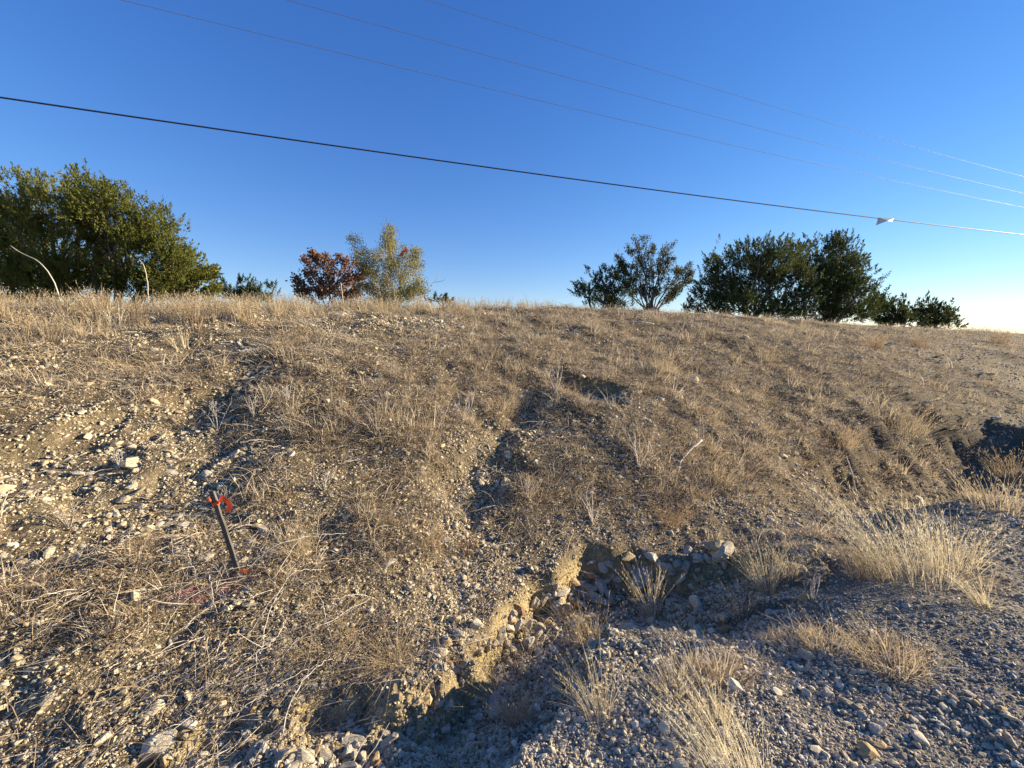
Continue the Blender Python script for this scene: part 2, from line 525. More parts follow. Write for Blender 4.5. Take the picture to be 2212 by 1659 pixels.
wm, n, l, b = newmat('weathered_lath_wood')
tc = n.new('ShaderNodeTexCoord'); mp = n.new('ShaderNodeMapping'); mp.inputs['Scale'].default_value = (60, 60, 4); l.new(tc.outputs['Object'], mp.inputs[0])
nn = noise_tex(n, l, 1, 6, .7, mp.outputs[0]); r_ = ramp(n, [(.3, (.035, .03, .026)), (.55, (.10, .085, .07)), (.75, (.24, .21, .18))]); l.new(nn.outputs[0], r_.inputs[0])
l.new(r_.outputs[0], b.inputs['Base Color']); b.inputs['Roughness'].default_value = .8
bb = n.new('ShaderNodeBump'); bb.inputs['Distance'].default_value = .002; l.new(nn.outputs[0], bb.inputs['Height']); l.new(bb.outputs[0], b.inputs['Normal'])
M_WOOD = wm


def plain(name, col, rough=.5, metal=0.0, trans=0):
    m = bpy.data.materials.new(name); m.use_nodes = True
    n = m.node_tree.nodes; l = m.node_tree.links; b = n['Principled BSDF']
    tc = n.new('ShaderNodeTexCoord'); nn = noise_tex(n, l, 14, 4, .6, tc.outputs['Object'])
    r_ = ramp(n, [(.3, tuple(c * .8 for c in col)), (.7, col)]); l.new(nn.outputs[0], r_.inputs[0]); l.new(r_.outputs[0], b.inputs['Base Color'])
    b.inputs['Roughness'].default_value = rough; b.inputs['Metallic'].default_value = metal
    if trans:
        tr = n.new('ShaderNodeBsdfTranslucent'); l.new(r_.outputs[0], tr.inputs[0]); mx = n.new('ShaderNodeMixShader'); mx.inputs[0].default_value = trans
        l.new(b.outputs[0], mx.inputs[1]); l.new(tr.outputs[0], mx.inputs[2]); l.new(mx.outputs[0], n['Material Output'].inputs[0])
    return m


M_ORANGE = plain('orange_flagging', (.98, .21, .055), .45, 0, .45)
M_CABLE = plain('black_cable_sheath', (.03, .03, .035), .35)
M_WIRE = plain('aluminium_wire', (.30, .30, .34), .5, .45)
M_PLATE = plain('white_marker_plate', (.62, .62, .60), .5)

# ------------------------------------------------------------------ ground sheet
ny, nx = XX.shape
idx = np.arange(nx * ny).reshape(ny, nx)
F = np.stack([idx[:-1, :-1].ravel(), idx[:-1, 1:].ravel(), idx[1:, 1:].ravel(), idx[1:, :-1].ravel()], 1)
me = mesh_arrays('hillside_ground', np.stack([XX.ravel(), YY.ravel(), Z.ravel()], 1), F, gm, True)
a = me.attributes.new('cover', 'FLOAT_COLOR', 'POINT')
a.data.foreach_set('color', np.stack([VEG.ravel() ** .7, np.clip(SOIL, 0, 1).ravel(), GRAV.ravel(), np.ones(nx * ny)], 1).astype(np.float32).ravel())
a = me.attributes.new('cover_b', 'FLOAT_COLOR', 'POINT')
a.data.foreach_set('color', np.stack([PINK.ravel(), PINK.ravel() * 0, PINK.ravel() * 0, np.ones(nx * ny)], 1).astype(np.float32).ravel())
tag(link('ground', me), 'dry stony hillside rising from an eroded ditch beside a gravel road shoulder', kind='structure')

# ------------------------------------------------------------------ stones
import bmesh


def rock_mesh(name, sub, seed, mat, cuts=9, flat=(1, 1, .7), rough=.08, smooth=True):
    rs = np.random.RandomState(seed)
    bm = bmesh.new(); bmesh.ops.create_icosphere(bm, subdivisions=sub, radius=1)
    V = np.array([v.co[:] for v in bm.verts])
    for _ in range(cuts):
        d = rs.normal(size=3); d /= np.linalg.norm(d); k = rs.uniform(.5, .85)
        V = V - np.maximum(0, V @ d - k)[:, None] * d
    V = V * (1 + rough * rs.normal(size=(len(V), 1)) * .6)
    if sub == 3 or cuts > 20: V = V * (1 + .09 * np.sin(V[:, :1] * 4.1 + seed) * np.sin(V[:, 1:2] * 3.3 + seed * 2) + .05 * np.sin(V[:, 2:3] * 9 + V[:, :1] * 7))
    V = V * np.array(flat) * (1 + .25 * rs.uniform(-1, 1, size=3))
    for v, c in zip(bm.verts, V): v.co = c
    me = bpy.data.meshes.new(name); bm.to_mesh(me); bm.free()
    me.polygons.foreach_set('use_smooth', np.full(len(me.polygons), smooth)); me.materials.append(mat)
    return me


def scatter(name, protos, P, rot, scl, pidx):
    """geometry nodes: instances protos[pidx] on points"""
    pc = bpy.data.collections.new(name + '_kinds')
    for i, me_ in enumerate(protos):
        o = bpy.data.objects.new('%s_kind_%02d' % (name, i), me_); pc.objects.link(o)
    me = bpy.data.meshes.new(name); me.vertices.add(len(P)); me.vertices.foreach_set('co', np.ascontiguousarray(P, np.float32).ravel())
    for nm, arr in (('rot', rot), ('scl', scl)):
        a = me.attributes.new(nm, 'FLOAT_VECTOR', 'POINT'); a.data.foreach_set('vector', np.ascontiguousarray(arr, np.float32).ravel())
    a = me.attributes.new('pidx', 'INT', 'POINT'); a.data.foreach_set('value', np.ascontiguousarray(pidx, np.int32))
    me.update()
    o = link(name, me)
    g = bpy.data.node_groups.new(name + '_scatter', 'GeometryNodeTree')
    g.interface.new_socket('Geometry', in_out='INPUT', socket_type='NodeSocketGeometry')
    g.interface.new_socket('Geometry', in_out='OUTPUT', socket_type='NodeSocketGeometry')
    gi = g.nodes.new('NodeGroupInput'); go = g.nodes.new('NodeGroupOutput')
    m2p = g.nodes.new('GeometryNodeMeshToPoints'); iop = g.nodes.new('GeometryNodeInstanceOnPoints')
    ci = g.nodes.new('GeometryNodeCollectionInfo'); ci.inputs['Collection'].default_value = pc
    ci.inputs['Separate Children'].default_value = True; ci.inputs['Reset Children'].default_value = True
    def na(nm, t):
        q = g.nodes.new('GeometryNodeInputNamedAttribute'); q.data_type = t; q.inputs['Name'].default_value = nm
        return [s for s in q.outputs if s.enabled and s.name == 'Attribute'][0]
    e2r = g.nodes.new('FunctionNodeEulerToRotation')
    L = g.links.new
    L(gi.outputs[0], m2p.inputs['Mesh']); L(m2p.outputs[0], iop.inputs['Points']); L(ci.outputs[0], iop.inputs['Instance'])
    iop.inputs['Pick Instance'].default_value = True
    L(na('pidx', 'INT'), iop.inputs['Instance Index']); L(na('rot', 'FLOAT_VECTOR'), e2r.inputs[0]); L(e2r.outputs[0], iop.inputs['Rotation'])
    L(na('scl', 'FLOAT_VECTOR'), iop.inputs['Scale']); L(iop.outputs[0], go.inputs[0])
    md = o.modifiers.new('scatter', 'NODES'); md.node_group = g
    return o


def polar(N, r0, r1, rs, half=R(62)):
    th = rs.uniform(-half, half, N); r = np.exp(rs.uniform(math.log(r0), math.log(r1), N))
    return r * np.sin(th), r * np.cos(th), r


# pebbles of the hillside and of the road shoulder
rs = np.random.RandomState(3)
x, y, r = polar(560000, 1.05, 34, rs)
keep = y > .4
x, y, r = x[keep], y[keep], r[keep]
s, c = sc_of(x, y)
grav = pick(GRAV, x, y); veg = pick(VEG, x, y); bare = pick(BARE, x, y); soil = pick(SOIL, x, y)
pr = np.clip(1.12 - .58 * veg + .3 * bare, .08, 1) * (.55 + .5 * sstep(-.5, .5, fbm(x, y, .5, 3, 81)))
pr = np.where(soil > .5, pr * .6, pr)
pr = pr * (1 - .5 * sstep(7.5, 10, c) * (blobs(x, y, [(900, 705, 130, 16, 1), (480, 690, 100, 12, 1), (250, 740, 160, 14, .6)]) < .3))
pr = np.maximum(pr, grav * np.clip(.86 + .22 * fbm(x, y, .45, 3, 84), .5, 1))
m = rs.uniform(size=len(x)) < pr
x, y, r, grav, veg = x[m], y[m], r[m], grav[m], veg[m]
size = np.exp(rs.normal(-5.30, .52, len(x))) * (1 + .12 * np.clip(r - 2, 0, 14)) * (1 + .28 * fbm(x, y, .6, 2, 85)) * (1 - .24 * grav)
size = np.clip(size, .0030, .05)
big = rs.uniform(size=len(x)) < .02
size = np.where(big, size * rs.uniform(1.6, 2.8, len(x)), size)
z = ground(x, y) + size * rs.uniform(-.3, .45, len(x))
scl = np.stack([size * rs.uniform(.8, 1.5, len(x)), size * rs.uniform(.8, 1.3, len(x)), size * rs.uniform(.6, 1, len(x))], 1)
rot = np.stack([rs.normal(0, .5, len(x)), rs.normal(0, .5, len(x)), rs.uniform(0, 6.28, len(x))], 1)
kind = rs.randint(0, 6, len(x)) + np.where(rs.uniform(size=len(x)) < grav * .95, 6, 0)
protos = [rock_mesh('pebble', 2 if i % 3 == 0 else 1, 100 + i, M_PEB if i < 6 else M_GREY, 9, rough=.07, smooth=False) for i in range(12)]
P = np.stack([x, y, z], 1)
o = scatter('gravel', protos, P, rot, scl, kind)
tag(o, 'pale pebbles and small gravel scattered over the hillside and the grey road shoulder', 'gravel', kind='stuff')
print('gravel', len(x))

# rubble pieces too many to single out (past the 300 largest)
x, y, r = polar(17000, 1.3, 24, rs)
s, c = sc_of(x, y)
pr = np.clip(.12 + .75 * pick(BARE, x, y) - .35 * pick(VEG, x, y), .03, 1) * sstep(1.6, 2.4, c)
pr = np.maximum(pr, .9 * blobs(x, y, [(900, 702, 130, 14, 1), (480, 690, 100, 12, 1), (250, 740, 160, 12, .5)]))
m = (rs.uniform(size=len(x)) < pr) & (pick(SOIL, x, y) < .5)
x, y, r = x[m], y[m], r[m]
size = np.clip(np.exp(rs.normal(-4.35, .38, len(x))) * (1 + .09 * r) * (1 + .45 * (pick(BARE, x, y) > .6)), .010, .07)
scl = np.stack([size * rs.uniform(.8, 1.5, len(x)), size, size * rs.uniform(.5, .9, len(x))], 1)
rot = np.stack([rs.normal(0, .4, len(x)), rs.normal(0, .4, len(x)), rs.uniform(0, 6.28, len(x))], 1)
protos = [rock_mesh('rubble', 2, 140 + i, M_ROCK, 12, smooth=False) for i in range(6)]
o = scatter('rubble', protos, np.stack([x, y, ground(x, y) + size * .0], 1), rot, scl, rs.randint(0, 6, len(x)))
tag(o, 'small broken limestone rubble strewn over the slope and along its crest', 'rubble', kind='stuff')

# crumbs of yellow earth on and under the cut bank
x = rs.uniform(-1.6, 3.2, 90000); y = rs.uniform(1.2, 4.6, 90000)
so = pick(SOIL, x, y); ba = pick(BARE, x, y)
m = rs.uniform(size=len(x)) < np.clip(so * 1.1 + .25 * (ba > .6), 0, 1) * (.2 + .8 * sstep(-.5, .5, fbm(x, y, .2, 2, 88)))
x, y = x[m], y[m]
size = np.exp(rs.normal(-5.0, .55, len(x)))
scl = np.stack([size, size * rs.uniform(.7, 1.2, len(x)), size * rs.uniform(.6, 1.1, len(x))], 1)
M_CLOD = stone_mat('yellow_earth_crumb', [(0, (.32, .25, .14)), (.5, (.48, .385, .22)), (.8, (.55, .46, .29)), (1, (.38, .30, .19))], .5)
protos = [rock_mesh('clod', 1, 160 + i, M_CLOD, 3, (1, 1, .9), .16, False) for i in range(4)]
o = scatter('soil_crumbs', protos, np.stack([x, y, ground(x, y) + size * .2], 1), rs.uniform(0, 6, (len(x), 3)), scl, rs.randint(0, 4, len(x)))
tag(o, 'crumbly yellow earth clods on the cut bank and at its foot', 'soil crumbs', kind='stuff')

# individual rocks
ROCKS = [rock_mesh('rock', 3 if i < 3 else 2, 200 + i, M_ROCK if i not in (4, 9) else M_ROCKY, 22, (1, .8, .62), .012, False) for i in range(12)]
nrock = 0


def rock(p, size, label, group=None, kind_=None, flat=1.0, rotz=None, tilt=.35, lift=.25, long=1.0):
    global nrock
    o = link('rock', ROCKS[kind_ if kind_ is not None else rnd.randrange(12)])
    o.location = (p[0], p[1], p[2] + size * lift * flat)
    o.scale = (size * long, size, size * flat)
    o.rotation_euler = (rnd.gauss(0, tilt), rnd.gauss(0, tilt), rnd.uniform(0, 6.28) if rotz is None else rotz)
    tag(o, label, 'rock', group)
    nrock += 1
    return o
    return o


def px_size(px, p):   # radius in metres of something px/2 grid pixels wide at p
    return .5 * px * TANH / K * math.hypot(p[1], 0) * .98


SINGLE = [  # px, py, width, label, kind, flatness, tilt
    (1556, 1168, 82, 'large flat ochre limestone slab lying on the floor at the far end of the gully', 9, .55, .1),
    (1385, 1238, 95, 'broad rough pale rock standing behind the upright grass clump in the gully', 0, .9, .2),
    (983, 1133, 24, 'round grey stone sitting at the foot of the long rill above the gully', 5, 1.0, .2),
    (1165, 1352, 46, 'grey rounded boulder in the shade among the rubble below the yellow bank', 1, .95, .3),
    (1118, 1345, 40, 'pale triangular rock leaning in the shade left of the grey rounded boulder', 2, .9, .3),
    (951, 1402, 42, 'rough white rock below the smooth oval one at the left edge of the rubble', 3, .8, .2),
    (963, 1378, 42, 'smooth flattened oval rock on top of the rough white one', 6, .7, .15),
    (1028, 1345, 34, 'upright pale rock embedded in the lit yellow earth below the bank', 7, 1.1, .3),
    (412, 1565, 38, 'isolated bright white stone standing in the shaded hollow at lower left', 3, 1.2, .4),
    (1075, 1480, 30, 'brown tinted rock at the sunlit edge of the shadow in the ditch', 4, .9, .3),
    (1870, 1615, 60, 'brown sided broken stone tipping out of the grey gravel near the bottom edge', 9, .8, .4),
    (1985, 1585, 56, 'largest rounded white cobble on the grey gravel shoulder', 5, .8, .1),
    (1890, 1565, 50, 'long pale cobble left of the largest white cobble on the shoulder', 6, .7, .1),
    (1470, 1650, 60, 'tan boulder half buried in gravel beside the leaning bleached grass', 1, .9, .2),
    (1625, 1660, 50, 'pale cobble at the bottom edge among leaning bleached stalks', 8, .8, .2),
    (1795, 1108, 26, 'white stone in the shaded hollow below the thin upright stick', 3, .8, .2),
    (265, 1075, 34, 'angular white stone beside a rill left above the wooden stake', 3, 1.0, .4),
    (300, 1083, 50, 'flat grey slab in the shade beside the angular white stone', 8, .5, .2),
    (835, 1205, 60, 'flat pinkish slab on the slope right of the wooden stake', 8, .4, .1),
    (630, 975, 40, 'flat cream slab shining on the slope in the middle of the hill', 8, .5, .1),
    (100, 787, 22, 'white block near the top of the slope under the tall grass at left', 2, .8, .2),
    (1258, 812, 26, 'grey stone on the rim of the dark hollow in the upper slope', 5, .8, .2),
    (1163, 692, 16, 'lone dark brown stone on the crest left of the open tree', 9, .9, .2),
    (345, 1590, 110, 'big tan clod of earth and rock in the shaded hollow at lower left', 1, .7, .2),
    (1250, 1480, 60, 'grey rock behind the base of the tall leaning grass clump in the ditch', 2, .8, .3),
    (1745, 1410, 40, 'pale rock at the head of the golden grass streak on the shoulder', 7, .8, .3),
]
for px, py, wd, lab, kd, fl, ti in SINGLE:
    p = p1(px, py + wd * .25)
    rock(p, px_size(wd, p), lab, None, kd, fl, None, ti)


def cluster(pts, n, lo, hi, what, where, group, flat=(.5, 1), spread=1, tilt=.5, lift=.3):
    """n rocks spread over the polyline band pts: (px, py, half_h); each end, the largest and the flattest are told apart"""
    pts = np.array(pts, float); made = []
    for i in range(n):
        t = rnd.uniform(0, len(pts) - 1.001); k = int(t); f = t - k
        a = pts[k] * (1 - f) + pts[k + 1] * f
        px, py = a[0] + rnd.gauss(0, a[2] * .6), a[1] + rnd.uniform(-a[2], a[2])
        p = p1(px, py); wd = math.exp(rnd.uniform(math.log(lo), math.log(hi))); fl = rnd.uniform(*flat); lg = rnd.uniform(1, 1.5)
        kd = rnd.randrange(12)
        o = rock(p, px_size(wd, p), '', group, kd, fl, None, tilt, lift, lg)
        made.append((o, px, py, wd * lg, fl, kd))
    free = list(made)
    def take(word, key):
        m = max(free, key=key); free.remove(m); m[0]['label'] = '%s %s %s' % (word, what, where)
    take('leftmost', lambda m: -m[1]); take('rightmost', lambda m: m[1]); take('uppermost', lambda m: -m[2]); take('lowest', lambda m: m[2])
    take('largest', lambda m: m[3])
    if len(free) > 6: take('second largest', lambda m: m[3])
    if len(free) > 6: take('flattest', lambda m: -m[4])
    xs = sorted(m[1] for m in free); x1, x2 = xs[len(xs) // 3], xs[2 * len(xs) // 3]; med = sorted(m[3] for m in free)[len(free) // 2]
    for o, px, py, wd, fl, kd in free:
        z_ = 'towards the left end' if px < x1 else ('towards the right end' if px > x2 else 'near the middle')
        size_ = 'brown tinted' if kd in (4, 9) else ('bigger' if wd > med else 'smaller')
        o['label'] = '%s %s %s, %s' % (size_, what, where, z_)


cluster([(1590, 1205, 18), (1500, 1225, 34), (1400, 1245, 36), (1310, 1265, 34), (1230, 1295, 26)], 72, 20, 52,
        'limestone rock', 'on the upper gully floor', 'limestone rubble on the upper gully floor')
cluster([(1230, 1290, 24), (1180, 1325, 26), (1120, 1370, 26), (1060, 1400, 24)], 46, 22, 50,
        'limestone rock', 'tumbled below the lit yellow bank', 'limestone rocks tumbled below the yellow bank')
cluster([(1050, 1400, 24), (990, 1400, 30), (950, 1450, 30), (1000, 1460, 24)], 22, 14, 36,
        'sunlit cream rock', 'in the rubble left of the gully', 'sunlit rocks left of the gully mouth')
cluster([(1100, 1500, 16), (1010, 1535, 30), (930, 1590, 40), (840, 1620, 30), (740, 1640, 26), (600, 1650, 16)], 56, 16, 44,
        'grey stone', 'on the shaded ditch floor', 'grey stones on the shaded ditch floor')
cluster([(560, 1610, 12), (600, 1630, 12), (700, 1640, 10)], 7, 26, 50,
        'lit rock', 'in the row at the bottom edge', 'lit rocks at the bottom edge')
cluster([(860, 688, 4), (930, 700, 10), (1000, 698, 10), (900, 712, 8)], 26, 6, 13,
        'white stone', 'on the bare crest strip', 'white stones on the bare crest strip')
cluster([(380, 692, 4), (450, 690, 6), (520, 688, 4)], 9, 8, 20,
        'white stone', 'on the crest below tall grass', 'flat white stones on the left crest')
cluster([(1780, 1480, 60), (1950, 1560, 60), (2120, 1560, 60), (2160, 1640, 20)], 30, 18, 34,
        'rounded cobble', 'on the grey gravel shoulder', 'cobbles on the gravel shoulder', (.55, .85), tilt=.15, lift=.3)
cluster([(60, 960, 40), (250, 1000, 50), (300, 1160, 60), (100, 1250, 60), (240, 1330, 60)], 16, 14, 26,
        'cream stone', 'on the slope left of the stake', 'stones on the left slope', (.5, .9))
print('rocks', nrock)

# ------------------------------------------------------------------ grass


def blade_tuft(name, n, h, spread, lean, width, seed, mat, curl=.5, segs=2, heads=0, leanv=(0, 0), litter=0):
    rs = np.random.RandomState(seed)
    bf = Buf()
    full = (h, lean, leanv, curl, heads)
    for i in range(n + litter):
        h, lean, leanv, curl, heads = full if i < n else (h0_ * .28, 2.6, (0, 0), 1.0, 0)
        if i == 0: h0_ = h
        a = rs.uniform(0, 6.283); rr = spread * math.sqrt(rs.uniform()) * (1 if i < n else 1.25)
        b0 = np.array([rr * math.cos(a), rr * math.sin(a), -.01])
        out = np.array([math.cos(a), math.sin(a), 0]) * rs.uniform(.1, lean) + np.array([leanv[0], leanv[1], 0])
        H = h * (rs.uniform(.5, 1.1) if not litter else rs.uniform(.3, 1.12))
        d0 = out * .4 + np.array([0, 0, 1]); bend = rs.normal(0, curl, 3) * np.array([1, 1, .35])
        ts = np.linspace(0, 1, segs + 1)
        Pn = b0 + H * (ts[:, None] * d0 + (ts ** 2)[:, None] * (out * .8 + bend) * .6)
        side = np.cross(d0, rs.normal(size=3)); side /= np.linalg.norm(side) + 1e-9
        W = width * rs.uniform(.7, 1.3) * (1 - .85 * ts)
        V = np.concatenate([Pn - side * W[:, None] / 2, Pn + side * W[:, None] / 2])
        k = segs + 1
        F = []
        for j in range(segs): F += [[j, k + j, k + j + 1], [j, k + j + 1, j + 1]]
        bf.add(V, F)
        if heads:
            m = heads; tt = rs.uniform(.45, 1, m); Pp = b0 + H * (tt[:, None] * d0 + (tt ** 2)[:, None] * (out * .8 + bend) * .6)
            D = d0 / np.linalg.norm(d0) + rs.normal(0, .35, (m, 3))
            leaves(bf, Pp, D, H * rs.uniform(.035, .08, m), width * rs.uniform(1.0, 2.0, m), rs)
    return bf.mesh(name, mat)


rs = np.random.RandomState(5)
x, y, r = polar(150000, 1.2, 42, rs)
keep = y > .4
x, y, r = x[keep], y[keep], r[keep]
s, c = sc_of(x, y)
veg = pick(VEG, x, y)
cl = fbm(x, y, .22, 2, 91)
pr = np.clip(veg * .66 - .08 + .62 * cl * (veg > .1), 0, 1) * (pick(SOIL, x, y) < .4)
m = rs.uniform(size=len(x)) < pr
x, y, r, veg, c, cl = x[m], y[m], r[m], veg[m], c[m], cl[m]
size = rs.uniform(.6, 1.3, len(x)) * (.72 + .5 * veg + .45 * cl) * (1 + .03 * r)
# low matted tufts, a few taller wisps
wisp = rs.uniform(size=len(x)) < .05
protos = [blade_tuft('turf_tuft', 22, .027, .05, 1.6, .0024, 300 + i, M_TURF if i % 4 else M_REDG, .6) for i in range(8)] + \
         [blade_tuft('turf_wisp', 9, .14, .03, .6, .0035, 330 + i, M_TURF, .35) for i in range(3)]
kind = np.where(wisp, 8 + rs.randint(0, 3, len(x)), rs.randint(0, 8, len(x)))
scl = np.stack([size * (1 + .06 * r), size * (1 + .06 * r), size * rs.uniform(.7, 1.2, len(x))], 1)
rot = np.stack([rs.normal(-.1, .15, len(x)), rs.normal(-.1, .15, len(x)), rs.uniform(0, 6.28, len(x))], 1)
o = scatter('dry_turf', protos, np.stack([x, y, ground(x, y)], 1), rot, scl, kind)
tag(o, 'short matted brown dry grass covering the hillside in patches', 'dry grass', kind='stuff')
print('turf', len(x))

# fallen stalks and straw lying over everything
x, y, r = polar(26000, 1.2, 16, rs)
s, c = sc_of(x, y)
pr = np.clip(.25 + .9 * pick(VEG, x, y) + .5 * blobs(x, y, [(500, 1480, 260, 90, 1), (800, 1400, 140, 70, 1), (250, 1350, 250, 80, .8)]), 0, 1) * sstep(1.7, 2.6, c + .4 * blobs(x, y, VEG_BLOBS[14:23]))
m = (rs.uniform(size=len(x)) < pr) & (y > .5)
x, y, r = x[m], y[m], r[m]
SLOPE = math.atan(.30)
protos = []
for i in range(6):
    bf = Buf(); q_ = np.random.RandomState(700 + i)
    for k in range(3):
        a_ = q_.uniform(0, 6.28); L_ = q_.uniform(.05, .14); st = q_.normal(0, .02, 3) * [1, 1, .1]
        e_ = np.array([math.cos(a_), math.sin(a_), q_.uniform(-.02, .25)]) * L_
        mid = st + e_ * .5 + q_.normal(0, .012, 3) + [0, 0, .012]
        tube(bf, np.array([st, (st + mid) / 2 + [0, 0, .004], mid, (mid + st + e_) / 2 + q_.normal(0, .004, 3), st + e_]), np.linspace(.0011, .0006, 5), 3)
    protos.append(bf.mesh('straw', M_TALL if i < 4 else M_TWIG))
sz = rs.uniform(.6, 1.6, len(x)) * (1 + .08 * r)
rot = np.stack([rs.normal(.22, .15, len(x)), rs.normal(.12, .15, len(x)), rs.uniform(0, 6.28, len(x))], 1)
o = scatter('straw', protos, np.stack([x, y, ground(x, y) + .006], 1), rot, np.stack([sz, sz, sz], 1), rs.randint(0, 6, len(x)))
tag(o, 'broken dry stalks and straw lying over the slope', 'straw', kind='stuff')

# tall tan grass along the crest
x = rs.uniform(-22, 40, 60000); y = rs.uniform(3, 34, 60000)
s, c = sc_of(x, y)
az = np.degrees(np.arctan2(x, y))
edge = np.interp(az, [-60, -45, -30, -20, -10, 0, 8, 20, 50], [6.6, 7.2, 8.0, 8.6, 8.8, 9.3, 9.5, 9.8, 10])
amt = np.interp(az, [-60, -30, -18, -8, 0, 8, 20, 30, 50], [1, 1, .9, .75, .55, .3, .12, .04, .02])
hgt = np.interp(az, [-60, -30, -15, -5, 3, 10, 50], [.95, .95, .95, .85, .7, .6, .45])
cn = c + .5 * fbm(x, y, 1.0, 2, 95)
pr = sstep(-.2, .9, cn - edge) * (1 - sstep(3.0, 6, cn - edge)) * amt * (.35 + .65 * sstep(-.4, .3, fbm(x, y, .8, 2, 96))) * .9
m = rs.uniform(size=len(x)) < pr * np.clip(14 / np.hypot(x, y), .2, 1)
x, y, hg = x[m], y[m], hgt[m]
protos = [blade_tuft('tall_tuft', 26, .42, .07, .55, .0075, 360 + i, M_TALL if i < 5 else (M_BLEACH if i == 5 else M_REDG), .18, 3, heads=3, leanv=(-.1, 0)) for i in range(7)]
sz = hg * rs.uniform(.45, 1.15, len(x))
scl = np.stack([sz * 1.1, sz * 1.1, sz], 1)
rot = np.stack([rs.normal(0, .08, len(x)), rs.normal(0, .08, len(x)), rs.uniform(-.8, .8, len(x))], 1)
o = scatter('tall_grass', protos, np.stack([x, y, ground(x, y) - .02], 1), rot, scl, rs.randint(0, 7, len(x)))
tag(o, 'waist high tan dry grass growing along the crest of the hill', 'tall grass', kind='stuff')
print('tall', len(x))


def clump(px, py, toph, n, label, mat=None, spread=.5, lean=(-.25, 0), fan=.5, width=.004, seed=0, heads=8, group=None, cat='grass clump', curl=.12, name='grass_clump'):
    """px, py base; toph: height in grid pixels"""
    p = p1(px, py)
    h = toph * TANH / K * p[1]
    me = blade_tuft(name, int(n * 1.25), h / 1.0, h * spread * .35, fan * 1.6, width * .68, 400 + seed, mat or M_BLEACH, curl * 1.5, 5, heads, lean, litter=int(n * .9))
    o = link(name, me, None, p)
    tag(o, label, cat, group)
    return o


clump(1405, 1335, 130, 60, 'upright bleached grass clump rising from the near rim of the gully', spread=.35, seed=1, lean=(-.25, 0), fan=.45)
clump(1290, 1545, 190, 44, 'tall sparse bleached grass clump fanning left from the ditch floor', spread=.45, seed=2, lean=(-.35, 0), fan=.5)
clump(1600, 1690, 240, 90, 'long bleached grass stalks leaning far left at the bottom edge', spread=.9, seed=3, lean=(-.65, .1), fan=.3)
clump(1655, 1275, 115, 90, 'rounded pale grass clump at the right end of the gully', spread=.6, seed=4, lean=(-.3, 0), fan=.55)
clump(1700, 1250, 80, 60, 'small pale grass clump against the right side of the rounded one', spread=.6, seed=5, lean=(-.05, 0), fan=.6)
clump(1960, 1245, 190, 170, 'largest bleached grass clump leaning left on the shoulder', spread=1.2, seed=6, lean=(-.6, 0), fan=.35)
clump(2050, 1225, 150, 120, 'bushy bleached grass clump at the right flank of the largest one', spread=.9, seed=7, lean=(-.15, 0), fan=.5)
clump(1870, 1240, 100, 110, 'low tan grass clump at the left foot of the largest one', M_TALL, spread=1.1, seed=8, lean=(-.3, 0), fan=.5)
clump(2125, 1310, 85, 50, 'small pale grass tuft leaning left on open gravel near the right edge', spread=.5, seed=9, lean=(-.9, .1), fan=.3)
clump(1120, 1560, 110, 90, 'shaded grey brown grass clump in the ditch shadow', M_TALL, spread=.6, seed=10, lean=(-.4, 0), fan=.7)
clump(1270, 1385, 90, 90, 'tangled brown weed clump on the rubble beside the gully', M_TALL, spread=1.0, seed=11, fan=.9, lean=(-.1, 0), curl=.5)
clump(1920, 1435, 55, 130, 'flattened golden grass streak across the gravel shoulder', M_TALL, spread=2.6, seed=12, fan=1.0, lean=(-.5, .2), curl=.4)
clump(1790, 1400, 60, 90, 'thin golden grass left of the flattened streak on the shoulder', M_TALL, spread=2.2, seed=13, fan=.8, lean=(-.3, 0), curl=.4)
clump(1600, 1335, 70, 40, 'little brown weed standing on the gravel below the rounded clump', M_TALL, spread=.8, seed=14, fan=.6)
clump(1450, 1490, 90, 60, 'sparse tan weed clump on the gravel right of the tall sparse clump', M_TALL, spread=1.2, seed=15, fan=.6, lean=(-.4, 0))
clump(1540, 1560, 110, 60, 'thin bleached stalks standing in front of the sparse tan weed', spread=1.0, seed=16, fan=.5, lean=(-.4, 0))
clump(930, 1190, 90, 50, 'reddish upright grass tuft above the left end of the yellow bank', M_REDG, spread=.7, seed=17, fan=.4, lean=(-.05, 0))
clump(1012, 1195, 50, 50, 'small reddish grass tuft right of the upright one', M_REDG, spread=.8, seed=18, fan=.5, lean=(0, 0))
clump(1445, 1130, 55, 90, 'brown grass overhanging the shaded soil scarp', M_REDG, spread=1.2, seed=19, fan=.9, lean=(0, -.3))
clump(1545, 1040, 60, 110, 'golden brown grass mound on the rim above the gully', M_TALL, spread=1.5, seed=20, fan=.7, lean=(-.1, 0), curl=.3)
clump(1430, 800, 34, 120, 'pale tall grass patch high on the slope left of its twin', M_TALL, spread=2.6, seed=21, fan=.3, lean=(0, 0), width=.008)
clump(1655, 780, 26, 100, 'pale tall grass patch high on the slope right of its twin', M_TALL, spread=2.6, seed=22, fan=.3, lean=(0, 0), width=.008)
clump(1890, 752, 34, 110, 'dark based brown grass tussock near the skyline at right', M_REDG, spread=.9, seed=23, fan=.5, lean=(.05, 0), width=.01)
clump(1985, 752, 28, 90, 'smaller brown tussock right of the dark based one', M_REDG, spread=.9, seed=24, fan=.5, lean=(.05, 0), width=.01)
clump(2155, 742, 30, 110, 'brown tussock split in two at the far right skyline', M_REDG, spread=1.2, seed=25, fan=.5, lean=(0, 0), width=.012)
clump(850, 1440, 90, 130, 'drooping straw tuft hanging on the lit slope left of the rubble', M_TALL, spread=.7, seed=26, fan=1.3, lean=(-.3, -.5), curl=.35)
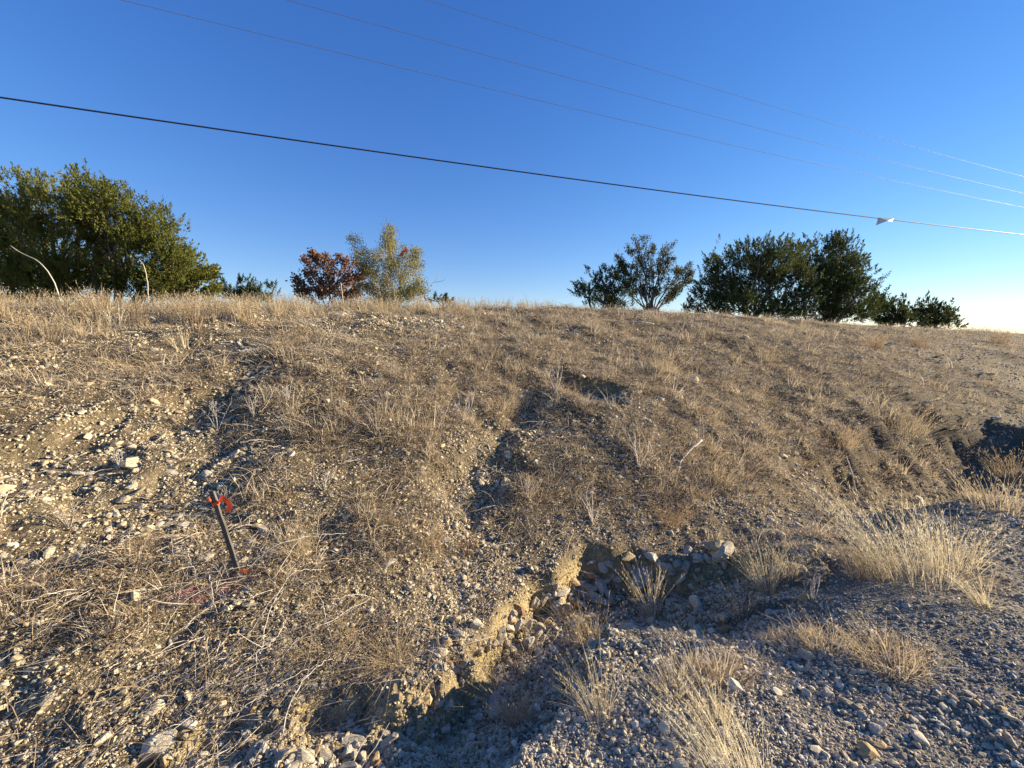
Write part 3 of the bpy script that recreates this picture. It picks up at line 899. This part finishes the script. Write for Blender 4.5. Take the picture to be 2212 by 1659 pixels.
clump(700, 1400, 90, 120, 'tangled dry weed on the slope below the wooden stake', M_TALL, spread=1.6, seed=27, fan=1.0, lean=(-.2, -.2), curl=.5)
clump(640, 1190, 60, 100, 'bushy dry grass clump right of the wooden stake', M_TALL, spread=1.4, seed=28, fan=.8, curl=.4)
clump(1950, 930, 60, 150, 'greyish feathery weed patch on the far side of the ditch', M_TALL, spread=2.2, seed=29, fan=.6, lean=(0, 0), curl=.3, width=.007)
clump(1800, 960, 55, 130, 'brown feathery weed patch left of the greyish one', M_REDG, spread=2.4, seed=30, fan=.7, curl=.35, width=.007)
clump(2150, 1090, 70, 150, 'dense golden weed bank beyond the dark ditch at the right edge', M_TALL, spread=2.4, seed=31, fan=.6, curl=.3, width=.006)
clump(2190, 1030, 60, 100, 'thin golden weeds at the right edge above the dense bank', M_TALL, spread=1.8, seed=32, fan=.6, curl=.3, width=.006)

# ------------------------------------------------------------------ trees


def lobes_world(lobes, depth, jitter, rs, lower=0):
    out = []
    for (cx, cy, rx, ry) in lobes:
        cy = cy + lower
        D = depth + rs.uniform(-jitter, jitter)
        c_ = at(cx, cy, D); k_ = TANH / K * D
        out.append((c_, np.array([rx * k_, (rx + ry) * .5 * k_, ry * k_])))
    return out


def limb(bf, a, b, r0, r1, rs, bend=.15, n=6, sides=5):
    a = np.array(a, float); b = np.array(b, float); L = np.linalg.norm(b - a)
    ts = np.linspace(0, 1, n)
    mid = rs.normal(0, bend * L * .5, 3); mid[2] = abs(mid[2]) * -.3
    P = a + ts[:, None] * (b - a) + (np.sin(ts * math.pi))[:, None] * mid + rs.normal(0, .012 * L, (n, 3)) * np.sin(ts * math.pi)[:, None]
    tube(bf, P, r0 + (r1 - r0) * ts, sides)
    return P


def juniper(name, label, lobes, depth, base, mat, seed, jitter=.5, dens=1.0, plume=.30, stems=3, group=None, cat='tree', leafL=.085, leafW=.024, trunk_r=.08, shell=.35, loosef=.22):
    rs = np.random.RandomState(seed)
    LW = lobes_world(lobes, depth, jitter, rs, (plume * .3 + (.14 if loosef < .2 else 0)) / (TANH / K * depth))
    bx = at(base[0], base[1], depth); p0 = np.array([bx[0], bx[1], float(ground(bx[0], bx[1])) - .08])
    root = empty(name, p0)
    tag(root, label, cat, group)
    tb = Buf(); cb = Buf()
    # stems leave the root, limbs reach the lobes
    for k, (c_, rr_) in enumerate(LW):
        st = p0 + rs.normal(0, .12, 3) * np.array([1, 1, 0])
        tr = trunk_r * rs.uniform(.5, 1)
        P = limb(tb, st, c_ + np.array([0, 0, rr_[2] * .3]), tr, tr * .25, rs, .18, 8, 6)
        for q in range(5):
            i = rs.randint(3, 8); d = rs.normal(size=3); d /= np.linalg.norm(d); d[2] = abs(d[2])
            limb(tb, P[i], c_ + d * rr_ * .85, tr * .32, tr * .06, rs, .12, 5, 4)
    for (c_, rr_) in LW:
        vol = rr_[0] * rr_[1] * rr_[2]; area = (rr_[0] * rr_[2] + rr_[0] * rr_[1] + rr_[1] * rr_[2])
        npl = int(max(14, dens * area * 95))
        K_ = int(max(7, area * (8 if loosef > .2 else 15)))                       # tufts of plumes on the outside of the lobe
        kd = rs.normal(size=(K_, 3)); kd /= np.linalg.norm(kd, axis=1, keepdims=True)
        kc = c_ + kd * rr_ * rs.uniform(.72, 1.08, (K_, 1))
        ki = rs.randint(0, K_, npl)
        d = kd[ki] + rs.normal(0, .35, (npl, 3)); d /= np.linalg.norm(d, axis=1, keepdims=True)
        loose = rs.uniform(size=npl) < loosef
        kr = rs.normal(0, 1, (npl, 3)) * np.minimum(.15, rr_.min() * .35) * np.array([1.1, 1.1, .8])
        far = c_ + d * rr_ * (rs.uniform(shell, 1, npl) ** .6)[:, None]
        C = np.where(loose[:, None], far, kc[ki] + kr * (plume / .27))
        ax = d * .75 + np.array([.0, 0, .95]) + rs.normal(0, .25, (npl, 3)); ax /= np.linalg.norm(ax, axis=1, keepdims=True)
        PL = plume * rs.uniform(.6, 1.4, npl)
        m = 34
        t = rs.uniform(0, 1, (npl, m))
        off = rs.normal(0, 1, (npl, m, 3)) * ((1 - t) * .20 * PL[:, None])[..., None] * .8
        Pp = C[:, None] + ax[:, None] * (t * PL[:, None])[..., None] + off
        Dd = ax[:, None] * 1.0 + off / (PL[:, None, None] * .35) + rs.normal(0, .35, (npl, m, 3))
        n_ = npl * m
        leaves(cb, Pp.reshape(-1, 3), Dd.reshape(-1, 3), leafL * rs.uniform(.6, 1.3, n_), leafW * rs.uniform(.7, 1.4, n_), rs)
    link('trunk', tb.mesh('juniper_trunk', M_BARK, True, p0), root)
    link('crown', cb.mesh('juniper_crown', mat, False, p0), root)
    return root


juniper('juniper_tree', 'big yellow green juniper cut by the left edge, with a dark shaded side',
        [(90, 430, 75, 50), (30, 480, 55, 50), (120, 470, 75, 45), (70, 530, 80, 45), (160, 520, 60, 50), (-10, 560, 60, 60), (110, 580, 80, 45), (20, 610, 60, 35), (160, 590, 50, 40), (-70, 520, 70, 70), (40, 420, 30, 25)],
        12, (80, 650), M_JUN, 1, .7, 2.3, plume=.27, leafL=.06, leafW=.024, shell=.7, loosef=.10)
juniper('juniper_tree', 'big yellow green juniper with bare dark trunks beside the one cut by the left edge',
        [(190, 415, 45, 35), (235, 440, 50, 40), (270, 470, 55, 45), (320, 480, 45, 40), (340, 530, 50, 50), (290, 550, 60, 50), (370, 570, 35, 50), (310, 600, 70, 30), (180, 450, 30, 30), (350, 610, 45, 28), (220, 500, 22, 30), (260, 590, 30, 35)],
        11.5, (235, 650), M_JUN, 2, .6, 2.1, trunk_r=.09, plume=.27, leafL=.06, leafW=.024, shell=.7, loosef=.10)
juniper('juniper_shrub', 'small round juniper shrub at the right foot of the big left junipers',
        [(415, 580, 30, 30), (425, 612, 30, 30), (395, 610, 25, 28)], 12.5, (415, 650), M_JUN, 3, .3, 2.2, plume=.22, leafW=.034, cat='shrub')
juniper('juniper_shrub', 'low dark juniper tops showing over the tall grass left of the rusty shrub',
        [(520, 622, 38, 18), (562, 628, 34, 16), (500, 636, 25, 12), (540, 640, 50, 15)], 14, (535, 660), M_JUND, 4, .3, 1.1, plume=.22, cat='shrub')
juniper('juniper_shrub', 'tiny dark juniper top behind the right foot of the wispy shrub',
        [(940, 645, 22, 9), (965, 650, 20, 6)], 15, (945, 660), M_JUND, 5, .2, 1.2, plume=.16, cat='shrub')
juniper('juniper_tree', 'low dense dark juniper touching the left side of the open branched tree',
        [(1275, 620, 30, 30), (1300, 605, 28, 25), (1340, 625, 35, 38), (1290, 645, 40, 24), (1350, 650, 28, 20), (1330, 595, 22, 18)],
        15.5, (1310, 672), M_JUND, 6, .4, .85, plume=.26, cat='tree')
juniper('juniper_tree', 'big dark juniper on the crest joined to its taller neighbour, the left of the two',
        [(1640, 560, 55, 38), (1580, 580, 48, 35), (1690, 570, 45, 40), (1545, 620, 42, 38), (1620, 620, 65, 42), (1700, 630, 50, 45), (1520, 655, 30, 22), (1590, 660, 60, 22), (1680, 670, 50, 20), (1500, 668, 15, 10)],
        20, (1625, 690), M_JUND, 7, 1.0, .95, plume=.34, leafL=.095, leafW=.035, trunk_r=.12)
juniper('juniper_tree', 'big dark juniper on the crest reaching highest, the right of the joined two',
        [(1765, 555, 45, 38), (1815, 545, 35, 30), (1800, 590, 50, 42), (1745, 600, 45, 45), (1850, 590, 30, 24), (1860, 625, 26, 26), (1810, 640, 55, 40), (1750, 655, 50, 32), (1840, 665, 38, 22), (1790, 680, 50, 14)],
        21, (1790, 692), M_JUND, 8, 1.0, .95, plume=.34, leafL=.095, leafW=.035, trunk_r=.12)
juniper('juniper_tree', 'small far juniper group with bare stems right of the big dark ones',
        [(1885, 662, 22, 18), (1910, 658, 22, 16), (1935, 672, 25, 18), (1945, 690, 22, 14), (1895, 685, 25, 10)],
        27, (1910, 705), M_JUND, 9, .6, .62, plume=.42, leafL=.16, leafW=.055)
juniper('juniper_tree', 'last small juniper with pointed tops at the right end of the tree line',
        [(1975, 675, 12, 16), (2000, 672, 15, 16), (2028, 678, 15, 18), (2045, 695, 16, 12), (2005, 695, 30, 12)],
        28, (2010, 712), M_JUND, 10, .6, .62, plume=.42, leafL=.16, leafW=.055)


def spray_tree(name, label, base, depth, tips, mat, seed, leafn, leafL, leafW, cl, r0, group=None, bend=.14, cat='tree', twigs=6, bark=None, quad=False, forkz=.35):
    """stems fan from the root to tips (px,py,radius px); leaves gather round twig ends"""
    rs = np.random.RandomState(seed)
    bx = at(base[0], base[1], depth); p0 = np.array([bx[0], bx[1], float(ground(bx[0], bx[1])) - .06])
    root = empty(name, p0); tag(root, label, cat, group)
    tb = Buf(); cb = Buf(); k_ = TANH / K * depth
    for (tx, ty, tr_) in tips:
        tip = at(tx, ty, depth + rs.uniform(-.9, .9) * tr_ * k_ * 2)
        st = p0 + rs.normal(0, .05, 3) * np.array([1, 1, 0])
        n = 9; ts = np.linspace(0, 1, n)
        ctrl = st + (tip - st) * np.array([.35, .35, .55]) + rs.normal(0, .06, 3)
        P = (1 - ts)[:, None] ** 2 * st + (2 * ts * (1 - ts))[:, None] * ctrl + (ts ** 2)[:, None] * tip
        P[1:-1] += rs.normal(0, .018 * np.linalg.norm(tip - st), (n - 2, 3))
        rr_ = r0 * rs.uniform(.6, 1) * (1 - .82 * ts)
        tube(tb, P, rr_, 5)
        R_ = tr_ * k_
        for q in range(twigs):
            i = rs.randint(4, n); d = rs.normal(size=3); d /= np.linalg.norm(d); d[2] = abs(d[2]) * .8
            e = tip * .75 + P[i] * .25 + d * R_ * rs.uniform(.5, 1.1)
            T = limb(tb, P[i], e, rr_[i] * .5 + .002, .002, rs, bend, 5, 3)
            m = leafn // twigs
            j = rs.randint(2, 5, m); f = rs.uniform(0, 1, m)[:, None]
            C = T[j - 1] * (1 - f) + T[j] * f + rs.normal(0, cl, (m, 3))
            D = (T[-1] - T[0]) / (np.linalg.norm(T[-1] - T[0]) + 1e-6) + rs.normal(0, .6, (m, 3)) + np.array([0, 0, .25])
            (leaves4 if quad else leaves)(cb, C, D, leafL * rs.uniform(.6, 1.3, m), leafW * rs.uniform(.7, 1.3, m), rs)
    link('trunk', tb.mesh('branches', bark or M_BARK, True, p0), root)
    link('crown', cb.mesh('leaf_sprays', mat, False, p0), root)
    return root


spray_tree('open_tree', 'open branched tree with many thin stems fanning into loose olive brown tufts', (1405, 672), 16,
           [(1378, 520, 22), (1360, 545, 20), (1395, 545, 20), (1415, 540, 20), (1440, 540, 22), (1340, 575, 20), (1325, 600, 18), (1375, 580, 22),
            (1400, 590, 22), (1430, 570, 22), (1445, 560, 18), (1350, 620, 18), (1420, 620, 16), (1465, 590, 18), (1490, 575, 20), (1498, 590, 16), (1485, 610, 18),
            (1470, 625, 16), (1455, 640, 14), (1385, 625, 15), (1335, 560, 14)], M_OPEN, 31, 520, .09, .03, .05, .04, twigs=8)
spray_tree('oak_shrub', 'rusty brown leaved oak shrub on the crest', (712, 655), 12.5,
           [(660, 570, 22), (690, 560, 22), (720, 560, 24), (750, 565, 24), (775, 580, 22), (640, 605, 16), (670, 600, 26), (700, 595, 26), (735, 600, 26),
            (770, 610, 24), (650, 630, 20), (690, 630, 24), (730, 632, 24), (765, 640, 20), (785, 620, 14), (676, 552, 12), (790, 590, 12)],
           M_OAK, 32, 420, .07, .05, .05, .022, cat='shrub', twigs=7, bark=M_TWIG, quad=True)
spray_tree('wispy_shrub', 'wispy pale olive shrub with long zigzag twigs and a pointed top', (848, 662), 11.5,
           [(836, 500, 14), (845, 530, 24), (826, 560, 30), (860, 560, 30), (790, 545, 28), (765, 520, 16), (770, 555, 18), (885, 540, 24), (900, 575, 24), (905, 610, 26),
            (800, 590, 30), (830, 600, 32), (865, 600, 32), (880, 630, 30), (820, 635, 30), (790, 625, 24), (850, 640, 28), (850, 575, 26), (915, 630, 20), (900, 545, 12), (845, 488, 10)],
           M_ELM, 33, 900, .04, .022, .06, .018, cat='shrub', twigs=14, bark=M_TWIG, bend=.3, quad=True)
juniper('juniper_shrub', 'dense dark green growth inside the foot of the wispy shrub',
        [(835, 632, 32, 22), (862, 640, 28, 18), (808, 645, 20, 12)], 12.1, (845, 660), M_JUN, 34, .2, 1.1, plume=.2, leafL=.06, leafW=.02, cat='shrub')

# bare branch at the right of the wispy shrub
def polyline3(pts, depth, d2=None):
    return np.array([at(a, b_, depth + (d2 or 0) * i / max(1, len(pts) - 1)) for i, (a, b_) in enumerate(pts)])


def smooth_path(P, n=24):
    P = np.asarray(P, float); t = np.linspace(0, len(P) - 1, n)
    # catmull-rom
    Q = np.concatenate([[2 * P[0] - P[1]], P, [2 * P[-1] - P[-2]]]); out = []
    for u in t:
        i = min(int(u), len(P) - 2); f = u - i; p0_, p1_, p2_, p3_ = Q[i:i + 4]
        out.append(.5 * ((2 * p1_) + (-p0_ + p2_) * f + (2 * p0_ - 5 * p1_ + 4 * p2_ - p3_) * f * f + (-p0_ + 3 * p1_ - 3 * p2_ + p3_) * f ** 3))
    return np.array(out)


def stick(name, label, cat, paths, mat, group=None, sides=6):
    """paths: list of (points, r0, r1)"""
    bf = Buf(); org = np.array(paths[0][0][0])
    for P, r0, r1 in paths:
        Q = smooth_path(P, 18); Q[1:-1] += RS.normal(0, r0 * .35, Q[1:-1].shape)
        tube(bf, Q, np.linspace(r0, r1, len(Q)), sides)
    o = link(name, bf.mesh(name, mat, True, org), None, org)
    return tag(o, label, cat, group)


bD = 11.3
bz = at(905, 660, bD); bz[2] = float(ground(bz[0], bz[1]))
stick('dead_branch', 'thin bare grey branch curving up at the right of the wispy shrub', 'branch',
      [([bz] + list(polyline3([(912, 640), (945, 600), (955, 575)], bD)), .012, .004), (polyline3([(938, 610), (958, 606), (965, 598)], bD), .006, .003)], M_TWIG)


def ground_depth_path(pts, base):
    """pts read on the photo at the distance of the ground point base, its root first"""
    p = p1(*base)
    return [p - np.array([0, 0, .02])] + list(polyline3(pts, p[1]))


stick('agave_stalk', 'long curved white dry stalk leaning left before the left junipers', 'stalk',
      [(ground_depth_path([(130, 648), (112, 600), (85, 567), (45, 545), (22, 530)], (140, 664)), .011, .005)], M_WHITE)
stick('agave_stalk', 'upright white dry stalk with bent tip before the big left junipers', 'stalk',
      [(ground_depth_path([(320, 640), (318, 605), (311, 575), (300, 560)], (321, 668)), .011, .006)], M_WHITE)
stick('agave_stalk', 'thin pale dry stalk before the rusty brown shrub', 'stalk',
      [(ground_depth_path([(741, 650), (738, 625), (736, 610)], (742, 672)), .012, .008)], M_WHITE)
stick('dead_stick', 'thin pale upright stick beside the largest grass clump', 'stick',
      [(ground_depth_path([(1845, 1045), (1838, 1015), (1828, 985)], (1852, 1075)), .011, .008)], M_WHITE)
pa = p1(1470, 1003)
stick('dead_stick', 'thick pale broken stick lying on the slope above the gully', 'stick',
      [([pa + [0, 0, .02]] + [p1(1490, 985) + [0, 0, .07], p1(1515, 968) + [0, 0, .10]], .007, .013),
       ([pa + [0, 0, .02], p1(1450, 998) + [0, 0, .05]], .006, .003), ([pa + [0, 0, .02], p1(1466, 1020) + [0, 0, .01]], .007, .003)], M_WHITE)
stick('dead_stick', 'long thin white stick lying high on the slope below the open tree', 'stick',
      [([p1(1360, 703) + [0, 0, .08], p1(1385, 706) + [0, 0, .1], p1(1412, 707) + [0, 0, .08]], .022, .015)], M_WHITE)
stick('dead_stick', 'short white stick stuck in the stony strip on the crest', 'stick',
      [([p1(1010, 730), p1(1010, 730) + np.array([.12, 0, .2])], .014, .01)], M_WHITE)

# bramble stems sprawling below the stake
BR = [([(515, 1245), (600, 1215), (680, 1200), (750, 1160)], .15), ([(520, 1262), (590, 1280), (650, 1200), (700, 1170)], .12),
      ([(420, 1265), (470, 1310), (520, 1330), (590, 1280)], .10), ([(350, 1370), (400, 1330), (470, 1300), (560, 1250)], .10),
      ([(560, 1420), (590, 1350), (640, 1290), (700, 1240)], .16), ([(530, 1380), (610, 1325), (680, 1325), (720, 1400)], .18),
      ([(570, 1480), (640, 1420), (720, 1380), (800, 1300)], .12), ([(600, 1600), (640, 1530), (700, 1470), (730, 1430)], .10),
      ([(470, 1600), (540, 1540), (640, 1480), (700, 1440)], .06), ([(380, 1190), (400, 1210), (420, 1250), (425, 1270)], .08),
      ([(440, 1240), (455, 1275), (460, 1310), (470, 1345)], .12), ([(620, 1330), (600, 1400), (560, 1440), (550, 1500)], .08)]
bf = Buf(); BZ = p1(560, 1300)
for pts, lift in BR:
    G = np.array([p1(*q_) for q_ in pts]); G[:, 2] += np.array([0, .8, 1, .2]) * lift
    Q = smooth_path(G, 20); Q[1:-1] += RS.normal(0, .004, Q[1:-1].shape)
    tube(bf, Q, np.linspace(.0032, .0016, len(Q)), 4)
    for _ in range(4):
        i = RS.randint(4, 18); e = Q[i] + RS.normal(0, .09, 3) + [0, 0, .05]
        tube(bf, smooth_path([Q[i], (Q[i] + e) / 2 + RS.normal(0, .01, 3), e], 7), np.linspace(.002, .001, 7), 3)
o = link('bramble', bf.mesh('bramble', M_TWIG, True, BZ), None, BZ)
tag(o, 'pale leafless bramble stems sprawling downhill from the wooden stake', 'bramble')

for k, (px, py, h, lab) in enumerate([
    (470, 930, 60, 'grey branched dead weed in the rill at the left of the slope'),
    (548, 905, 55, 'grey branched dead weed just right of the other in the left rill'),
    (1200, 845, 50, 'grey dead weed in the dark hollow of the upper slope'),
    (1000, 905, 50, 'thin dead weed in the middle rill near the top'),
    (620, 870, 35, 'thin dead weed on the plain slope right of the left rill'),
    (1380, 1010, 60, 'dark dead weed standing in grass above the soil scarp'),
    (480, 1100, 40, 'thin dead weed on the stony slope above the wooden stake'),
    (700, 1060, 40, 'pale dead weed on the stony slope right of the wooden stake'),
    (1280, 1130, 60, 'bent pale dead weed above the yellow bank'),
    (1755, 1300, 60, 'forked pale dead weed on the gravel between the pale clumps'),
    (260, 1010, 40, 'thin dead weed in the shade of the far left rill'),
    (150, 1140, 50, 'thin dead weed on the far left slope'),
    (1140, 1080, 50, 'dead weed right of the middle rill')]):
    bf = Buf(); p = p1(px, py); H = h * TANH / K * p[1]
    for _ in range(7):
        d = RS.normal(0, .35, 3); d[2] = 1
        Q = smooth_path([p - [0, 0, .02], p + d * H * .5, p + d * H * .8 + RS.normal(0, .1 * H, 3) + [0, 0, .2 * H]], 8)
        r_ = .0016 + .0007 * p[1]
        tube(bf, Q, np.linspace(r_, r_ * .4, 8), 3)
        for _ in range(4):
            i = RS.randint(3, 8); e = Q[i] + RS.normal(0, .16 * H, 3) + [0, 0, .12 * H]
            tube(bf, np.array([Q[i], (Q[i] + e) / 2, e]), [r_ * .5, r_ * .4, r_ * .3], 3)
    tag(link('dead_weed', bf.mesh('dead_weed', M_TWIG, True, p), None, p), lab, 'dead weed')

# yuccas on the crest
for (px, py, w_, lab) in [(775, 672, 28, 'spiky green yucca on the crest below the rusty shrub'), (860, 668, 30, 'spiky green yucca on the crest below the wispy shrub'),
                          (800, 668, 20, 'small yucca between the two larger yuccas on the crest'), (150, 672, 26, 'low green yucca at the foot of the leaning white stalk')]:
    p = p1(px, py); L = w_ * TANH / K * p[1]; n_ = 60
    root = empty('yucca', p); tag(root, lab, 'yucca')
    d = RS.normal(size=(n_, 3)); d[:, 2] = np.abs(d[:, 2]) * .9 + .15
    for i in range(24):
        bl = Buf(); dd = d[i] / np.linalg.norm(d[i]); S = np.cross(dd, [.1, .2, 1]); S /= np.linalg.norm(S)
        V = np.array([-S * .014, S * .014, dd * L * .5 + S * .016, dd * L * .5 - S * .016, dd * L * RS.uniform(.9, 1.3) - np.array([0, 0, .04])]); U = np.cross(dd, S) * .006
        V = np.concatenate([V, V + U])
        bl.add(V, [[0, 1, 2], [0, 2, 3], [3, 2, 4], [5, 7, 6], [5, 8, 7], [8, 9, 7], [0, 3, 8], [0, 8, 5], [1, 6, 7], [1, 7, 2], [3, 4, 9], [3, 9, 8], [2, 7, 9], [2, 9, 4]])
        link('leaf', bl.mesh('yucca_leaf', M_YUC), root)

# ------------------------------------------------------------------ survey stake
sb = p1(524, 1240); D = sb[1]
top = at(457, 1060, D + .02); sb = at(516, 1236, D)
axis_ = top - sb; L = np.linalg.norm(axis_); axis_ /= L
root = empty('survey_stake', sb - axis_ * .1)
tag(root, 'weathered wooden survey stake leaning left on the lower slope', 'stake')
bm = bmesh.new(); bmesh.ops.create_cube(bm, size=1)
for v in bm.verts: v.co = Vector((v.co.x * .031, v.co.y * .016, (v.co.z + .5) * (L + .1)))
bmesh.ops.subdivide_edges(bm, edges=[e for e in bm.edges if abs(e.verts[0].co.z - e.verts[1].co.z) > .3], cuts=7)
for v in bm.verts:
    k_ = v.co.z * 11
    v.co.x += .0014 * math.sin(k_ * 3.1) + rnd.uniform(-.0008, .0008); v.co.y += .001 * math.sin(k_ * 2)
    if v.co.z > L + .09: v.co.z -= .006 * (v.co.x > 0)
bmesh.ops.bevel(bm, geom=list(bm.edges), offset=.0008, segments=1, affect='EDGES')
me = bpy.data.meshes.new('lath'); bm.to_mesh(me); bm.free(); me.materials.append(M_WOOD)
lath = link('lath', me, root)
zax = Vector(axis_); xax = Vector((math.cos(R(-4)), math.sin(R(-4)), 0)); xax = (xax - zax * xax.dot(zax)).normalized(); yax = zax.cross(xax)
lath.rotation_euler = Matrix((xax, yax, zax)).transposed().to_euler()
# flagging ribbon tied near the top, a long curling tail at right and a short one at left
kn = top - axis_ * L * .155


def ribbon(P, wv, width, name, parent, mat, org, thick=.0006):
    P = smooth_path(P, 22); wv = np.asarray(wv, float)
    if wv.ndim == 1: wv = np.repeat(wv[None], len(P), 0)
    else: wv = smooth_path(wv, 22)
    wv = wv / np.linalg.norm(wv, axis=1, keepdims=True)
    T = np.gradient(P, axis=0); N = np.cross(T, wv); N /= np.linalg.norm(N, axis=1, keepdims=True) + 1e-9
    a, b_ = P - wv * width / 2, P + wv * width / 2
    V = np.concatenate([a, b_, a + N * thick, b_ + N * thick]); k = len(P); F = []
    for i in range(k - 1):
        F += [[i, i + 1, k + i + 1], [i, k + i + 1, k + i], [2 * k + i, 3 * k + i, 3 * k + i + 1], [2 * k + i, 3 * k + i + 1, 2 * k + i + 1],
              [i, 2 * k + i, 2 * k + i + 1], [i, 2 * k + i + 1, i + 1], [k + i, k + i + 1, 3 * k + i + 1], [k + i, 3 * k + i + 1, 3 * k + i]]
    return link(name, mesh_arrays(name, V - org, F, mat, False), parent)


ro = np.array(root.location)
X = np.array(xax); Y = np.array(yax); A = axis_
o_ = .019; q_ = .011
loop = [kn + X * o_ + Y * q_, kn + Y * -q_ * 1.2 + X * o_, kn - Y * q_ * 1.2 - X * o_, kn + Y * q_ * 1.2 - X * o_, kn + Y * q_ * 1.3 + X * o_]
rb = tag(empty('flagging_ribbon', kn), 'orange flagging ribbon tied round the top of the wooden stake', 'ribbon')
ribbon(loop, A, .02, 'wrap', rb, M_ORANGE, kn)
k_ = TANH / K * D


def on(px, py, dd=0): return at(px, py, D + dd - .01)


ribbon([kn + X * o_, on(478, 1076), on(492, 1083), on(496, 1094, -.01), on(491, 1107, -.02)], [[0, .2, 1], [.2, .2, 1], [.7, .1, .6], [1, 0, .1], [1, 0, -.15]], .030, 'tail', rb, M_ORANGE, kn)
ribbon([kn - X * o_, on(452, 1078), on(447, 1083), on(442, 1090)], [[0, 0, 1], [.3, 0, 1], [.5, 0, 1], [.6, 0, .8]], .02, 'tail', rb, M_ORANGE, kn)
# small orange pin flag remnant at the stake's foot
pf = p1(530, 1243)
ribbon([pf + [-.03, 0, .0], pf + [-.01, -.01, .035], pf + [.012, .0, .02], pf + [.02, 0, .0]], [[0, .3, 1], [.3, .2, 1], [.5, 0, 1], [.6, 0, .8]], .03, 'ribbon_scrap', None, M_ORANGE, np.zeros(3))
tag(bpy.data.objects['ribbon_scrap'], 'small crumpled orange ribbon scrap at the foot of the wooden stake', 'ribbon')
ef = at(871, 543, 11.3)
ribbon([ef + [-.06, 0, -.12], ef + [-.02, -.03, 0], ef + [.04, 0, .03], ef + [.09, .02, .05]], [[1, .2, .2], [.7, .2, .8], [.2, .3, 1], [0, .1, 1]], .13, 'ribbon_in_shrub', None, plain('faded_orange_flagging', (.85, .25, .10), .5, 0, .5), np.zeros(3), .001)
tag(bpy.data.objects['ribbon_in_shrub'], 'faded orange ribbon caught in the wispy shrub', 'ribbon')
bpy.data.objects['ribbon_in_shrub'].name = 'flagging_ribbon'
bpy.data.objects['ribbon_scrap'].name = 'flagging_ribbon'

# ------------------------------------------------------------------ overhead lines


def wire(name, label, pts, a0, a1, rad, mat, group=None):
    """a0,a1: plan points the vertical plane of the wire runs through"""
    a0 = np.array(a0, float); a1 = np.array(a1, float); dv = a1 - a0; T = []; Zs = []
    for (px, py) in pts:
        r_ = ray(px, py)
        M = np.array([[dv[0], -r_[0]], [dv[1], -r_[1]]]); t, k = np.linalg.solve(M, EYE[:2] - a0)
        T.append(t); Zs.append(EYE[2] + r_[2] * k)
    co = np.polyfit(T, Zs, 2)
    if co[0] < 0: co = np.append([0], np.polyfit(T, Zs, 1))
    ts = np.linspace(-.9, 2.2, 140)
    P = np.stack([a0[0] + ts * dv[0], a0[1] + ts * dv[1], np.polyval(co, ts)], 1)
    bf = Buf(); org = P[0]
    tube(bf, P, rad, 6)
    o = link(name, bf.mesh(name, mat, True, org), None, org)
    tag(o, label, 'cable' if 'cable' in name else 'wire', group)
    return co, a0, dv


f_ = .6011
main = wire('utility_cable', 'thick black utility cable, the lowest and nearest of the overhead lines', [(0, 353 * f_), (832 * f_, 468 * f_), (1840 * f_, 611 * f_), (2672 * f_, 728 * f_), (3150 * f_, 782 * f_), (3680 * f_, 843 * f_)],
            (-8.5, 7.6), (19.8, 17.2), .0140, M_CABLE)
wire('power_wire', 'thin overhead wire just above the thick black cable', [(424 * f_, 0), (832 * f_, 93 * f_), (1840 * f_, 337 * f_), (2672 * f_, 532 * f_), (3171 * f_, 641 * f_), (3680 * f_, 745 * f_)],
     (-8.8, 8.6), (20.5, 19), .0052, M_WIRE)
wire('power_wire', 'middle of the three thin overhead wires', [(1036 * f_, 0), (1840 * f_, 225 * f_), (2672 * f_, 445 * f_), (3171 * f_, 574 * f_), (3680 * f_, 695 * f_)],
     (-8.8, 9.4), (20.5, 19.8), .0052, M_WIRE)
wire('power_wire', 'uppermost of the three thin overhead wires', [(1535 * f_, 0), (1840 * f_, 98 * f_), (2672 * f_, 349 * f_), (3171 * f_, 497 * f_), (3680 * f_, 635 * f_)],
     (-8.8, 10.2), (20.5, 20.6), .0052, M_WIRE)
# folded plate hanging on the cable
r_ = ray(1903, 472); co, a0, dv = main
Mx = np.array([[dv[0], -r_[0]], [dv[1], -r_[1]]]); t, k = np.linalg.solve(Mx, EYE[:2] - a0)
mp_ = np.array([a0[0] + t * dv[0], a0[1] + t * dv[1], np.polyval(co, t)]); dm = mp_[1]
cor = [at(1897, 470, dm), at(1892, 487, dm - .05), at(1917, 477, dm - .12), at(1925, 474, dm), at(1930, 472, dm + .05), at(1926, 479, dm + .02)]
root = tag(empty('line_marker', mp_), 'pale folded triangular plate clipped on the thick black cable', 'cable marker')


def plate(name, a, b_, c_, th, mat):
    V = np.array([a, b_, c_]); N = np.cross(V[1] - V[0], V[2] - V[0]); N /= np.linalg.norm(N)
    V = np.concatenate([V, V + N * th]) - mp_
    bf = Buf(); bf.add(V, [[0, 1, 2], [3, 5, 4], [0, 3, 4], [0, 4, 1], [1, 4, 5], [1, 5, 2], [2, 5, 3], [2, 3, 0]])
    return link(name, bf.mesh(name, mat), root)


plate('front_plate', cor[0], cor[1], cor[2], .01, M_PLATE)
plate('upper_plate', cor[0], cor[2], cor[4], .01, M_PLATE)
plate('end_plate', cor[2], cor[5], cor[4], .01, M_PLATE)
print('done')
